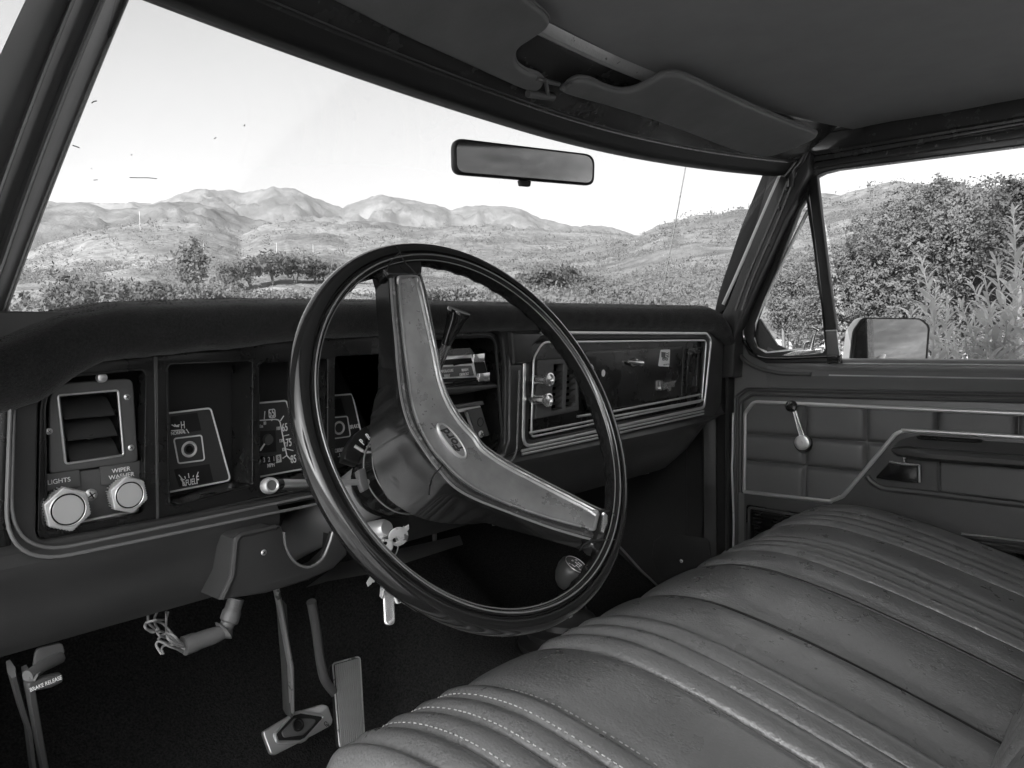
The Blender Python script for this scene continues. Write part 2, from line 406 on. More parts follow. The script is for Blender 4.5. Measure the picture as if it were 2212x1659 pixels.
g.tube(P3(B, rnd(B.px(K1((930, 308), (940, 1282), (1545, 1150), (1740, 1110))), [0, .003, 0, 0], closed=False), .0002), .0010, M['dashplastic'])
for lp in (pod, op1): g.tube(P3(B, lp, .0002), .0011, M['black'], closed=True, n=6)
g.tube(P3(B, B.px(K1((215, 1410), (930, 1292), (1740, 1130))), .001), .002, M['dashplastic'])
g.obj('instrument_bezel', dashb)

# left air vent pod
V = dash(.803)
g = G()
vo = rnd(V.px(K1((285, 470), (780, 436), (812, 930), (288, 1003))), [.02, .008, .004, .004])
vh = V.px(K1((352, 545), (690, 515), (722, 885), (395, 936)))
g.plate(V, vo, .005, M['grey'], holes=[vh], bev=.0015, top=.004)
fr = V.px(K1((342, 538), (700, 508), (733, 893), (388, 945)), .004)
g.tube(P3(V, rnd(fr, .003), .0045), .0011, M['satin'], closed=True)
well(g, V, vh, .03, M['black'])
g.add(P3(V, vh, -.03), [(0, 1, 2, 3)], M['matte'])
for k in range(3):
    a0, a1 = vh[0][0] + .004 + .0015 * k, vh[1][0] - .003 + .0015 * k; z1 = lerp(vh[0][1], vh[3][1], (k + .10) / 3.05); z0 = lerp(vh[0][1], vh[3][1], (k + 1.02) / 3.05)
    pr = smooth([(z1 - .001, -.020), (lerp(z1, z0, .4), -.010), (z0 + .001, .0), (z0, .0005), (z0 - .0008, -.002), (lerp(z1, z0, .6), -.012)], 3)
    g.loft([[V.p(a, b, c) for b, c in pr] for a in [lerp(a0, a1, i / 6) for i in range(7)]], M['dashplastic'])
ta, tb = V.px(K1(540, 785), -.002); g.lathe(V.at(ta, tb, -.008), [(0, .008), (.0028, .007), (.0032, 0)], M['black'], n=14)
for q, r_ in (((755, 548), .0032), ((779, 849), .0032), ((291, 752), .0032)):
    a, b = V.px(K1(*q), .004); screw(g, V, a, b, .004, r_, M['satin'])
g.obj('air_vent', dashb, 'square louvred air vent at the driver end of the dashboard')
g = G()
lo = V.px(K1((286, 1024), (305, 1010), (806, 944), (830, 1060), (858, 1215), (300, 1335)))
g.plate(V, lo, .004, M['grey'], bev=.001)
g.tube(P3(V, V.px(K1((296, 1330), (600, 1262), (850, 1212))), .003), .0018, M['satin'])
for q, w_, h_, tx in (((345, 1046), .068 * .55, .0165, 'LIGHTS'), ((715, 998), .066 * .6, .019, 'WIPER\nWASHER')):
    a, b = V.px(K1(*q)); g.plate(V.at(a, b, 0, .02), rect(-w_ / 2, -h_ / 2, w_ / 2, h_ / 2, .001), .002, M['greylabel'], bev=.0004, top=.0022)
    g.text(V.at(a, b, 0, .02), tx, .0062, M['white'], c=.0024, b=0.0, sx=1.0)
a, b = V.px(K1(540, 1130)); screw(g, V, a, b, 0, .0062, M['satin'])
g.obj('switch_panel', dashb, 'panel lettered LIGHTS and WIPER WASHER below the left vent')
a, b = V.px(K1(578, 432)); g = G(); g.lathe(V.at(a, b, .012), [(0, .003), (.0045, .001), (.005, -.004)], M['satin'], n=14); g.obj('panel_lamp', dashb)
def hexknob(q, d, r, lab):
    """hexagonal knurled metal knob on a shaft"""
    g = G(); K = dash(.803 - d); a, b = K.px(K1(*q)); F = K.at(a, b, 0, R(8))
    hx = rnd([(r * math.cos(R(60 * i + 30)), r * math.sin(R(60 * i + 30))) for i in range(6)], .0012, 3)
    g.plate(F, hx, .007, M['knurl'], bev=.0012)
    g.lathe(F, [(0, .0006), (r * .62, .0006), (r * .64, .0)], M['knobface'], n=40)
    g.lathe(F, [(r * .64, .0003), (r * .70, .0003)], M['black'], n=40); g.lathe(F, [(r * .70, .0003), (r * .73, .0008), (r * .76, .0002)], M['knurl'], n=40)
    for i in range(6):
        t = R(60 * i); ca = Vector((math.cos(t), math.sin(t)))
        for k in range(-3, 4):
            px_ = ca * (r * .865) + Vector((-ca.y, ca.x)) * (k * r * .13)
            g.tube([F.p(px_.x, px_.y, -.001), F.p(px_.x, px_.y, -.012)], .0006, M['knurl'], n=5)
    g.lathe(F, [(r * .86, -.003), (r * .86, -.012), (r * .5, -.016), (r * .45, -.03)], M['knurl'], n=6 * 4)
    g.lathe(F, [(r * .72, -.03), (r * .70, -d - .001)], M['black'], n=24)
    g.obj('control_knob', dashb, lab)
hexknob((405, 1216), .022, .0215, 'hexagonal headlight knob under the word LIGHTS')
hexknob((770, 1130), .020, .0190, 'hexagonal wiper knob under the words WIPER WASHER')

# gauges, on a plane deep inside their openings
D = dash(.831)
def dial(name, outline, lab, fn):
    g = G(); o = rnd(D.px(outline), .006); g.plate(D, o, .004, M['dial'], bev=.0004)
    ins = D.px(outline); cx = sum(p[0] for p in ins) / 4; cy = sum(p[1] for p in ins) / 4
    g.tube(P3(D, rnd([(cx + (p[0] - cx) * .985, cy + (p[1] - cy) * .985) for p in ins], .005), .0004), .0011, M['cream'], closed=True, n=6)
    fn(g); g.obj(name, dashb, lab)
def line(g, pts, r=.0006, m='white', K=K1): g.tube(P3(D, D.px(K(*pts)), .0006), r, M[m], n=5)
def label_(g, q, s, size, K=K1, sx=.6, m='white', rot=.03): a, b = D.px(K(*q)); g.text(D.at(a, b, 0, rot), s, size, M[m], c=.0005, sx=sx, bold=.0001)
def d1(g):
    g.plate(D, rnd(D.px(K1((1030, 795), (1195, 775), (1213, 922), (1058, 942))), .003), .001, M['dial'], top=.0008)
    g.tube(P3(D, rnd(D.px(K1((1030, 795), (1195, 775), (1213, 922), (1058, 942))), .003), .0008), .0009, M['cream'], closed=True, n=6)
    a, b = D.px(K1(1122, 858)); g.lathe(D.at(a, b, 0), [(.0062, .001), (.0078, .003), (.0092, .001)], M['cream'], n=24); g.lathe(D.at(a, b, 0), [(0, .002), (.004, .002), (.0045, 0)], M['black'], n=16)
    g.plate(D, D.px(K1((1032, 978), (1242, 945), (1266, 1050), (1062, 1082))), .001, M['matte'], top=.0006)
    g.plate(D, D.px(K1((1012, 662), (1170, 640), (1195, 745), (1012, 775))), .001, M['matte'], top=.0006)
    label_(g, (1132, 1054), 'FUEL', .0095); label_(g, (1088, 1058), 'E', .0105); label_(g, (1172, 1042), 'F', .0130)
    for p in (((1060, 1010), (1082, 1036)), ((1095, 1018), (1100, 1032)), ((1117, 1000), (1121, 1028)), ((1148, 1012), (1145, 1024)), ((1176, 992), (1166, 1020))): line(g, p)
    line(g, ((1072, 1032), (1100, 1075)), .0009, 'cream')
    label_(g, (1084, 716), 'H', .0115); label_(g, (1058, 760), 'NORMAL', .0052, sx=.8)
    line(g, ((1018, 712), (1036, 722), (1052, 716), (1064, 712))); line(g, ((1014, 748), (1086, 742), (1094, 764))); line(g, ((1104, 738), (1120, 762)))
    line(g, ((1034, 710), (1046, 722), (1060, 722)), .0009)
dial('fuel_gauge', K1((880, 655), (1252, 610), (1372, 1045), (880, 1140)), 'dial with fuel and oil gauges, leftmost of the three', d1)
def d2(g):
    line(g, ((1500, 690), (1550, 686), (1632, 680), (1652, 684), (1662, 698), (1680, 790), (1702, 895), (1678, 912)), .0008)
    line(g, ((1702, 895), (1724, 918)), .0008)
    for q, s in (((1612, 645), '55'), ((1690, 730), '65'), ((1714, 820), '75'), ((1742, 918), '85')): label_(g, q, s, .0140, sx=.60)
    g.tube(P3(D, rnd(D.px(K1((1594, 624), (1630, 620), (1634, 668), (1598, 672))), .002), .0006), .0006, M['white'], closed=True, n=5)
    for p in (((1572, 632), (1568, 680)), ((1684, 660), (1664, 690)), ((1715, 772), (1682, 780)), ((1740, 866), (1700, 856)), ((1616, 676), (1612, 690)), ((1668, 742), (1680, 738)), ((1690, 820), (1700, 820))): line(g, p)
    for q, s in (((1572, 704), '80'), ((1650, 735), '100'), ((1668, 808), '120'), ((1686, 860), 'KM'), ((1550, 722), 'Km')): label_(g, q, s, .0058, sx=.6, m='cream')
    g.plate(D, D.px(K1((1500, 752), (1634, 745), (1640, 872), (1500, 885))), .001, M['matte'], top=.0006)
    a, b = D.px(K1(1588, 800)); g.lathe(D.at(a, b, 0), [(0, .004), (.006, .0038), (.0072, 0)], M['grey'], n=20)
    g.tube([D.p(*D.px(K1(1572, 826), .003), .003), D.p(*D.px(K1(1546, 866), .003), .003)], .0011, M['white'], n=5)
    for i, ch in enumerate('0321'):
        q = (1536 + i * 29, 926 - i * 3.5); a, b = D.px(K1(*q)); g.box(D.at(a, b, 0, .05), -.0038, .0038, -.0048, .0048, 0, .0012, M['black']); g.text(D.at(a, b, 0, .05), ch, .0085, M['white'], c=.0014, sx=.7)
    a, b = D.px(K1(1652, 914)); g.box(D.at(a, b, 0, .05), -.0038, .0038, -.0048, .0048, 0, .0012, M['cream']); g.text(D.at(a, b, 0, .05), '9', .0085, M['matte'], c=.0014, sx=.7)
    label_(g, (1608, 953), 'MPH', .0072, sx=.7)
dial('speedometer', K1((1430, 590), (1702, 566), (1815, 975), (1430, 1045)), 'speedometer dial reading up to 85 MPH', d2)
def d3(g):
    g.tube(P3(D, rnd(D.px(K2((235, 1178), (342, 1168), (362, 1292), (235, 1310))), .003), .0006), .0009, M['cream'], closed=True, n=6)
    a, b = D.px(K2(290, 1240)); g.lathe(D.at(a, b, 0), [(.0062, .001), (.0078, .003), (.0092, .001)], M['cream'], n=24)
    label_(g, (387, 1232), 'BRAKE', .0075, K=K2, sx=.8); label_(g, (290, 1380), 'NORMAL', .0075, K=K2, sx=.7); label_(g, (322, 1408), 'H', .013, K=K2)
    g.plate(D, D.px(K2((255, 1062), (302, 1056), (330, 1155), (255, 1165))), .001, M['matte'], top=.0006)
    for p in (((268, 1392), (306, 1385)), ((318, 1362), (326, 1390)), ((332, 1360), (322, 1392)), ((284, 1420), (305, 1416)), ((294, 1398), (296, 1418))): line(g, p, K=K2)
dial('temperature_gauge', K2((180, 1042), (374, 1026), (480, 1480), (180, 1525)), 'dial lettered BRAKE, rightmost of the three', d3)
g = G(); g.add([(.24, .836, .01), (.72, .836, .01), (.72, .836, -.18), (.24, .836, -.18)], [(0, 1, 2, 3)], M['matte'])
a, b = B.px(K2(512, 808)); g.lathe(B.at(a, b, -.01), [(0, .005), (.006, .002), (.006, -.003)], M['satin'], n=14)
g.obj('gauge_backing', dashb)

# ---- centre stack
g = G()
ce = B.px(K0((848, 719), (1085, 712), (1092, 975), (848, 1027)))
co = rnd(B.px(K2((650, 690), (1262, 668), (1312, 1395), (650, 1500))), [.006, .022, .02, .006], 8)
g.plate(B, rnd(ce, [0, .02, .015, 0]), .006, M['black'], holes=[co], bev=.0015)
well(g, B, co, .05, M['black'], .03)
g.tube(P3(B, co, .0006), .0022, M['dashplastic'], closed=True)
g.add(P3(B, [(lerp(p[0], .86, .02), p[1]) for p in ce], -.05), [(0, 1, 2, 3)], M['matte'])
g.plate(B, rnd(B.px(K2((640, 770), (1150, 740), (1235, 850), (1255, 985), (1020, 1040), (640, 1060))), .004, 3), .02, M['black'], bev=.0008, top=-.014)
g.obj('centre_bezel', dashb)
H_ = dash(.797)
g = G()
g.plate(H_, rnd(H_.px(K2((700, 812), (1190, 778), (1228, 945), (700, 985))), .004), .006, M['satin'], bev=.001)
g.plate(H_, rnd(H_.px(K2((705, 872), (1112, 852), (1130, 915), (705, 938))), .002), .002, M['clearplate'], bev=.0004, top=.0015)
g.plate(H_, H_.px(K2((705, 832), (1112, 805), (1118, 840), (705, 862))), .002, M['matte'], top=.0008)
g.plate(H_, H_.px(K2((705, 945), (1150, 925), (1160, 948), (705, 968))), .002, M['matte'], top=.0008)
g.plate(H_, H_.px(K2((1128, 812), (1188, 805), (1214, 905), (1150, 915))), .002, M['matte'], top=.0008)
for q, s in (((952, 887), 'TEMPERATURE'), ((1070, 880), 'WARM'), ((960, 917), 'HEAT'), ((1066, 907), 'DEFROST')):
    a, b = H_.px(K2(*q)); g.text(H_.at(a, b, 0, .03), s, .0062, M['white'], c=.0018, sx=.75)
g.tube([H_.p(*H_.px(K2(1000, 845)), .002), H_.p(*H_.px(K2(1125, 806)), .012)], .0022, M['matte'])
g.tube([H_.p(*H_.px(K2(1000, 962)), .002), H_.p(*H_.px(K2(1160, 930)), .012)], .0022, M['matte'])
g.plate(H_, H_.px(K2((640, 1000), (1238, 960), (1252, 990), (1020, 1030), (640, 1045))), .02, M['dashplastic'], bev=.004, top=.012)
g.obj('heater_control', dashb, 'silver framed heater panel lettered TEMPERATURE, HEAT and DEFROST')
for q, lab in (((1155, 805), 'upper chrome slider tab of the heater panel'), ((1188, 924), 'lower chrome slider tab of the heater panel')):
    g = G(); F = dash(.782); a, b = F.px(K2(*q)); g.plate(F.at(a, b, 0, .05), [(-.0125, -.006), (.012, -.0075), (.0135, .0065), (-.0105, .0065)], .006, M['chrome'], bev=.0015, top=.003); g.obj('slider_tab', dashb, lab)
g = G()
asd = rnd(H_.px(K2((960, 1135), (1178, 1100), (1232, 1290), (985, 1330))), .003)
g.plate(H_, asd, .006, M['satin'], bev=.001, top=-.002)
g.plate(H_, H_.px(K2((985, 1150), (1070, 1140), (1130, 1285), (1000, 1305))), .004, M['matte'], bev=.0005, top=.0)
pl = H_.px(K2((1082, 1128), (1165, 1112), (1218, 1285), (1140, 1305)))
g.plate(H_, pl, .004, M['grey'], bev=.001, top=.004)
g.tube(P3(H_, H_.px(K2((1072, 1145), (1095, 1215), (1128, 1300))), .004), .0022, M['satin'])
a, b = H_.px(K2(1160, 1203)); g.lathe(H_.at(a, b, .004), [(.0001, -.002), (.0052, -.002), (.0062, .0008), (.0072, 0)], M['matte'], n=18)
a, b = H_.px(K2(1164, 1278)); screw(g, H_, a, b, .004, .0058, M['satin'])
g.plate(H_, H_.px(K2((965, 1105), (1180, 1072), (1192, 1095), (965, 1132))), .006, M['clearplate'], bev=.001, top=.002)
g.obj('radio_opening', dashb, 'opening of the missing radio with a screwed bracket plate')

# ---- passenger panel
E_ = dash(.775)
g = G()
g.plate(dash(.79), rnd(dash(.79).px(K3((700, 250), (2010, 235), (1985, 760), (680, 1010))), .01), .004, M['black'])
g.obj('passenger_panel', dashb)
def trim(path, rs, r, lab, m='satin', c=.002, closed=True, flat=.7):
    g = G(); pts = rnd(E_.px(K3(*path)), rs, 8, closed=closed)
    g.tube(P3(E_, pts, c), r, M[m], closed=closed, n=8, up=(0, -1, 0), flat=flat); return g
g = trim(((655, 1035), (668, 330), (780, 206), (950, 203), (1985, 208), (2022, 250), (1972, 745)), [.02, .02, .03, .02, .02, .02, .015], .0032, '', 'satin')
pts = rnd(E_.px(K3((715, 960), (735, 380), (800, 272), (1988, 258), (1955, 700))), [.008, .02, .03, .012, .012], 8); g.tube(P3(E_, pts, .002), .0020, M['satin'], closed=True, n=8, up=(0, -1, 0), flat=.7)
for p in (((700, 930), (1170, 838), (1300, 812), (1962, 690)), ((1045, 810), (1300, 775), (1945, 650)), ((645, 1085), (1195, 967), (1345, 930), (1965, 790)), ((640, 1060), (1195, 945), (1345, 905), (1965, 770))):
    g.tube(P3(E_, E_.px(K3(*p)), .003), .0022, M['satin'], n=8, up=(0, -1, 0), flat=.7)
g.obj('chrome_trim', dashb, 'double bright metal frame round the glove box')
g = G(); Gb = dash(.784)
gl_ = rnd(Gb.px(K3((1092, 340), (1812, 306), (1800, 680), (1130, 775))), [.012, .006, .006, .006])
g.plate(Gb, gl_, .006, M['black'], bev=.0012, top=.004)
g.tube(P3(Gb, gl_, .0042), .0008, M['dashplastic'], closed=True, n=6)
gbox = g.obj('glove_box_door', dashb, 'black glove box lid with stickers and a small chrome turn latch')
g = G()
a, b = Gb.px(K3(1488, 418), .012); F = Gb.at(a, b, .004)
g.lathe(F, [(0, .010), (.006, .009), (.0085, .004), (.0095, 0)], M['chrome'], n=20); g.tube([F.p(-.026, .003, .004), F.p(-.012, .001, .009), F.p(.012, -.002, .012)], [.003, .0042, .0060], M['chrome'], n=10)
g.obj('latch', dashb)
g = G()
st = rnd(Gb.px(K3((1664, 326), (1732, 324), (1726, 450), (1646, 446)), .005), .003); g.plate(Gb, st, .0006, M['white'], top=.0046)
cant = Gb.px(K3((1668, 342), (1698, 346), (1696, 382), (1668, 380)), .005); g.plate(Gb, cant, .0004, M['greylabel'], top=.0050)
for k in range(5):
    pts = [(1700 + 6 * i - (0 if k < 2 else 30) * (1 - i / 4) * 1.0, 350 + 14 * k + (6 if i in (1, 2) else 0)) for i in range(5)]
    if k > 2: pts = [(1672 + 11 * i, 388 + 10 * (k - 3) + (4 if i in (1, 3) else 0)) for i in range(5)]
    g.tube(P3(Gb, Gb.px(K3(*pts), .005), .0050), .0010, M['greylabel'], n=5, up=(0, -1, 0), flat=.15)
a, b = Gb.px(K3(1688, 434)); g.text(Gb.at(a, b, 0, .03), 'MADE IN U.S.A.', .0045, M['greylabel'], c=.0050, t=.0001, sx=.8)
g.obj('flag_sticker', dashb, 'white sticker with a waving stars and stripes flag')
g = G(); a, b = Gb.px(K3(1150, 478), .005); g.plate(Gb, circle(a, b, .0125), .0006, M['white'], top=.0048); g.text(Gb.at(a, b, 0, .1), '76', .016, M['matte'], c=.0050, t=.0001, sx=.8, shear=.2, bold=.0004)
g.plate(Gb, Gb.px(K3((1118, 378), (1182, 374), (1176, 520), (1122, 520))), .0004, M['matte'], top=.0044)
g.obj('round_sticker', dashb, 'round white sticker reading 76')
g = G(); g.plate(Gb, smooth(Gb.px(K3((1222, 478), (1232, 470), (1242, 480), (1244, 500), (1236, 520), (1224, 518), (1218, 500))), 3, True), .0006, M['white'], top=.0047); g.obj('scratched_sticker', dashb, 'small torn white sticker')
g = G(); a, b = Gb.px(K3(1706, 577), .006); g.text(Gb.at(a, b, 0, .06), 'Ranger', .026, M['chrome'], c=.007, t=.002, sx=.86, shear=.12, bold=.0007)
q0, q1 = Gb.px(K3(1642, 606), .006), Gb.px(K3(1758, 592), .006); g.tube([Gb.p(q0[0], q0[1], .006), Gb.p(q1[0], q1[1], .006)], .0014, M['chrome']); g.obj('name_badge', dashb, 'chrome script badge reading Ranger')
# right vent with two knobs
g = G(); W_ = dash(.778)
g.plate(W_, rnd(W_.px(K3((757, 402), (1050, 382), (1055, 768), (742, 832))), .003), .02, M['grey'], bev=.0015, top=.004,
        holes=[W_.px(K3((875, 432), (945, 428), (935, 755), (855, 772))), W_.px(K3((975, 420), (1040, 418), (1035, 735), (960, 750)))])
g.add(P3(W_, W_.px(K3((860, 425), (1045, 410), (1040, 745), (850, 780))), -.012), [(0, 1, 2, 3)], M['matte'])
for i in range(7):
    for x0, x1 in ((872, 940), (970, 1038)):
        y0 = 470 + i * 44; pr = W_.px(K3((x0, y0 + 14), (x1, y0 + 8), (x1, y0 + 34), (x0, y0 + 40)))
        vs = [W_.p(*pr[0], .003), W_.p(*pr[1], .003), W_.p(*pr[2], -.010), W_.p(*pr[3], -.010)]; vs += [v + Vector((0, .001, -.0012)) for v in vs]
        g.add(vs, [(0, 1, 2, 3), (7, 6, 5, 4), (0, 4, 5, 1), (1, 5, 6, 2), (2, 6, 7, 3), (3, 7, 4, 0)], M['grey'])
for q in ((820, 480), (800, 600), (810, 628), (780, 450)):
    a, b = W_.px(K3(*q), .004); g.text(W_.at(a, b, 0), 'air' if q[1] < 500 else 'fan', .005, M['greylabel'], c=.0042, sx=.8)
g.obj('air_control_panel', dashb, 'grey panel with two louvre columns and two chrome knobs')
for q, lab in (((862, 545), 'upper chrome air knob'), ((852, 694), 'lower chrome air knob')):
    g = G(); F = dash(.745); a, b = F.px(K3(*q)); F = F.at(a, b)
    g.lathe(F, [(0, .0005), (.002, .0012), (.0022, -.0002), (.0085, -.0022), (.0092, .0005), (.0112, 0), (.0118, -.003), (.0108, -.006), (.0085, -.008), (.008, -.022), (.0105, -.030), (.0105, -.034)], M['chrome'], n=32); g.obj('pull_knob', dashb, lab)
g = G(); F = dash(.786)
g.plate(F, rnd(F.px(K3((1856, 318), (1945, 310), (1930, 630), (1838, 645))), .002), .01, M['black'], bev=.001, top=.003, holes=[F.px(K3((1885, 362), (1925, 358), (1912, 590), (1866, 600)))])
g.add(P3(F, F.px(K3((1880, 355), (1930, 352), (1918, 598), (1862, 606))), -.006), [(0, 1, 2, 3)], M['matte'])
for q in ((1884, 420), (1880, 470), (1878, 520), (1874, 565)):
    a, b = F.px(K3(*q)); g.lathe(F.at(a, b, -.004), [(0, .006), (.003, .005), (.004, 0)], M['grey'], n=10)
a, b = F.px(K3(1934, 662)); screw(g, dash(.785), a, b, .003, .004, M['satin'])
g.obj('side_vent', dashb, 'narrow black slot vent at the passenger end')
# ================================================================ STEERING WHEEL AND COLUMN
WN = Vector((-.058, -.901, .429)).normalized(); WO = Vector((.573, .534, -.089))
WU = Vector((-WN.y, WN.x, 0)); WU = Vector((0, 0, 1)).cross(WN) * 1; WU = -WU if WU.x < 0 else WU
WF = Frame(WO, WU, WN.cross(WU))
assert WF.n.dot(WN) > .9
def wh(rho): return -.050 * max(0.0, 1 - (rho / .175) ** 2)           # the spokes dish down to the hub
def W3(p, extra=0.0):
    c = extra
    for _ in range(14):
        a, b = WF.px(p, c); c = wh(math.hypot(a, b)) + extra
    return WF.p(a, b, c)
wheel = None
g = G()
prof = [(.2100, 0), (.2088, .0055), (.2050, .0098), (.2005, .0112), (.1968, .0104), (.1956, .0076), (.1944, .0076), (.1934, .0104), (.1912, .0112), (.1888, .0096), (.1880, .0066), (.1874, .0064), (.1870, .0072), (.1868, .0050), (.1868, -.005), (.1880, -.0095), (.1915, -.0122), (.1985, -.0128), (.2050, -.0108), (.2090, -.0060), (.2100, 0)]
rings = []
NR = 240
for i in range(NR + 1):
    t = 2 * math.pi * i / NR; rg = []
    for q in prof:
        r, h = q
        if h < -.004 and r < .19: r -= .0016 * max(0, math.sin(t * 44))           # finger grips on the inner back
        rg.append(WF.p(r * math.cos(t), r * math.sin(t), h))
    rings.append(rg)
g.loft(rings, M['gloss'])
for r, h, q in ((.1912, .0114, .0008), (.1870, .0074, .0007)): g.tube([WF.p(r * math.cos(2 * math.pi * i / 240), r * math.sin(2 * math.pi * i / 240), h) for i in range(240)], q, M['rail'], closed=True, n=6)
wheel = g.obj('steering_wheel', truck, 'large thin-rimmed black steering wheel, turned, with a V of two spokes', ang=50)

def res(pts, n):
    L_ = [0]
    for i in range(1, len(pts)): L_.append(L_[-1] + (Vector(pts[i]) - Vector(pts[i - 1])).length)
    out = []
    for k in range(n):
        t = L_[-1] * k / (n - 1)
        j = max(i for i in range(len(L_)) if L_[i] <= t + 1e-9); j = min(j, len(pts) - 2)
        f = (t - L_[j]) / max(L_[j + 1] - L_[j], 1e-9); out.append(Vector(pts[j]).lerp(Vector(pts[j + 1]), f))
    return out
# outlines of plate (A lower-left edge, B upper-right edge) and of the black spoke body (C, D), matched station by station
SA = K2((655, 312), (668, 480), (690, 700), (712, 880), (742, 1080), (790, 1235), (872, 1380), (945, 1462)) + N3((1180, 262), (1300, 345), (1500, 432), (1700, 500), (1850, 542), (1965, 572))
SB = K2((776, 300), (806, 400), (850, 600), (885, 765), (918, 930), (968, 1075), (1050, 1205), (1128, 1290)) + N3((1330, 100), (1460, 190), (1620, 275), (1800, 368), (1915, 428), (1990, 468))
SC_ = K2((600, 295), (612, 480), (633, 700), (646, 880), (672, 1080), (722, 1240), (805, 1375), (880, 1480)) + N3((1150, 325), (1280, 400), (1480, 478), (1690, 556), (1850, 606), (1975, 640))
SD = K2((798, 285), (832, 400), (872, 600), (902, 765), (930, 925), (985, 1068), (1072, 1200), (1145, 1285)) + N3((1345, 85), (1475, 172), (1640, 262), (1822, 355), (1940, 418), (2020, 455))
n_ = 90
def path(px_, e=0.0): return res(smooth([W3(p, e) for p in px_], 6), n_)
a_, b_, c_, d_ = path(SA, .004), path(SB, .004), path(SC_, .0), path(SD, .0)
g = G(); rings = []
for i in range(n_):
    A_, B_, C_, D_ = a_[i], b_[i], c_[i], d_[i]
    mid = (A_ + B_) / 2; rho = (mid - WF.o); rho = (rho - WF.n * rho.dot(WF.n)).length
    dep = .028 + .030 * max(0, 1 - rho / .13); n = WF.n
    ac = (A_ - C_); 
    fl = .026 * max(0, 1 - rho / .085) ** .7; rings.append([C_ - n * dep + (A_ - C_) * .1 - (A_ - C_).normalized() * fl, C_ - n * dep * .55 - (A_ - C_).normalized() * fl * .35, C_ - n * .006, C_ - n * .001, C_ + n * .0015 + ac * .06, C_ + n * .0015 + ac * .16, C_ - n * .0012 + ac * .22, C_ + n * .0005 + ac * .55, A_ - n * .003, A_ - n * .004, B_ - n * .004, B_ - n * .003, (B_ + D_) / 2 + n * .001, D_, D_ - n * .004, D_ - n * dep + (B_ - D_) * .3])
# carry both ends on into the rim
def ext(ring, k, s):
    q = []
    for p in ring:
        v = p - WF.o; h = v.dot(WF.n); v = v - WF.n * h; q.append(WF.o + v * s + WF.n * (h * (1 - k) + k * (h * .5)))
    return q
rings = [ext(rings[0], .6, 1.10)] + rings + [ext(rings[-1], .6, 1.06), ext(rings[-1], .9, 1.12)]
g.loft(rings, M['gloss'], cap=True)
# pebbled worn border between body edge and plate
g.loft([[C_ + WF.n * .0008 + (A_ - C_) * .3, (C_ + A_) / 2 + WF.n * .0022, A_ - WF.n * .0015] for A_, C_ in zip(a_, c_)], M['worn'])
for (aa, dd, r_) in ((rings, 4, .0009), (rings, 5, .0009), (rings, 13, .0012)):
    g.tube([q[dd] for q in aa[1:-2]], r_, M['rail'], n=6)
g.obj('spoke', wheel, 'black V-shaped pair of spokes joining hub and rim')
# satin plate with raised edge
g = G(); rings = []
for i in range(n_):
    A_, B_ = a_[i], b_[i]; n = WF.n; w = B_ - A_; L_ = w.length; u = w / L_
    e = min(1, min(i, n_ - 1 - i) / 2.5)
    A2, B2 = A_ + w * (.07 * (1 - e)), B_ - w * (.07 * (1 - e))
    if i < 3 or i > n_ - 4: pass
    rings.append([A2 - n * .003, A2 + n * .0012, A2 + n * .002 + u * .0014, A2 + n * .0014 + u * .003, A2 - n * .0006 + u * .0042, A_ + w * .5 + n * .0018, B2 - n * .0006 - u * .0042, B2 + n * .0014 - u * .003, B2 + n * .002 - u * .0014, B2 + n * .0012, B2 - n * .003])
g.loft(rings, M['spoke'], cap=True)
def endrail(i, j):
    A_, B_ = a_[i], b_[i]; t = (a_[i] - a_[j]).normalized()
    mid = (A_ + B_) / 2 + WF.n * .001
    g.tube(rnd([A_ + WF.n * .0012 - t * .006, A_ + WF.n * .0012 + t * .001, B_ + WF.n * .0012 + t * .001, B_ + WF.n * .0012 - t * .006], .004, 6, False), .0019, M['spoke'])
endrail(0, 4); endrail(n_ - 1, n_ - 5)
g.tube([p + WF.n * .002 for p in b_], .0011, M['satin'], n=6)
g.obj('spoke_plate', wheel, 'stained satin metal plate along both spokes', ang=60)
# cracks in the rim
for pts, h in ((K2((648, 108), (668, 140), (690, 190), (715, 225), (745, 252), (775, 285)), .0105), (K2((668, 150), (640, 175), (612, 205), (596, 240), (585, 270)), .0105), (N3((2085, 470), (2100, 500), (2096, 550), (2080, 600), (2078, 630)), .009), (N3((1892, 690), (1915, 655), (1960, 632), (2020, 628), (2120, 626)), .009)):
    g = G(); g.tube([WF.p(*WF.px(p, h), h) for p in pts], .0007, M['matte'], n=5); g.obj('rim_crack', wheel)
g = G(); g.tube([W3(p, .004) for p in (K2(938, 1470), K2(915, 1498), K2(882, 1530), K2(868, 1560))] + [W3(p, -.01) for p in (K2(858, 1600), K2(852, 1655))], .0008, M['matte'], n=5); g.obj('hub_crack', wheel)
# junction blocks where spokes run into the rim
g = G(); g.plate(WF, rnd(WF.px(K2((470, 268), (560, 222), (640, 170), (700, 165), (812, 188), (806, 300), (770, 300), (640, 300), (598, 300), (560, 250)), .004), .006), .020, M['gloss'], bev=.004, top=.006, br=4); g.obj('spoke_root', wheel)
g = G(); g.plate(WF, rnd(WF.px(N3((2010, 448), (2085, 440), (2115, 380), (2125, 620), (2080, 690), (2000, 700), (1955, 650), (1975, 600)), .004), .006), .020, M['gloss'], bev=.004, top=.005, br=4); g.obj('spoke_root', wheel)
g = G()
g.tube([WF.p(*WF.px(p, .007), .007) for p in N3((2028, 470), (2038, 492), (2034, 530), (2020, 585))], [.002, .0035, .0035, .002], M['chrome'], n=8)
g.obj('horn_switch', wheel)
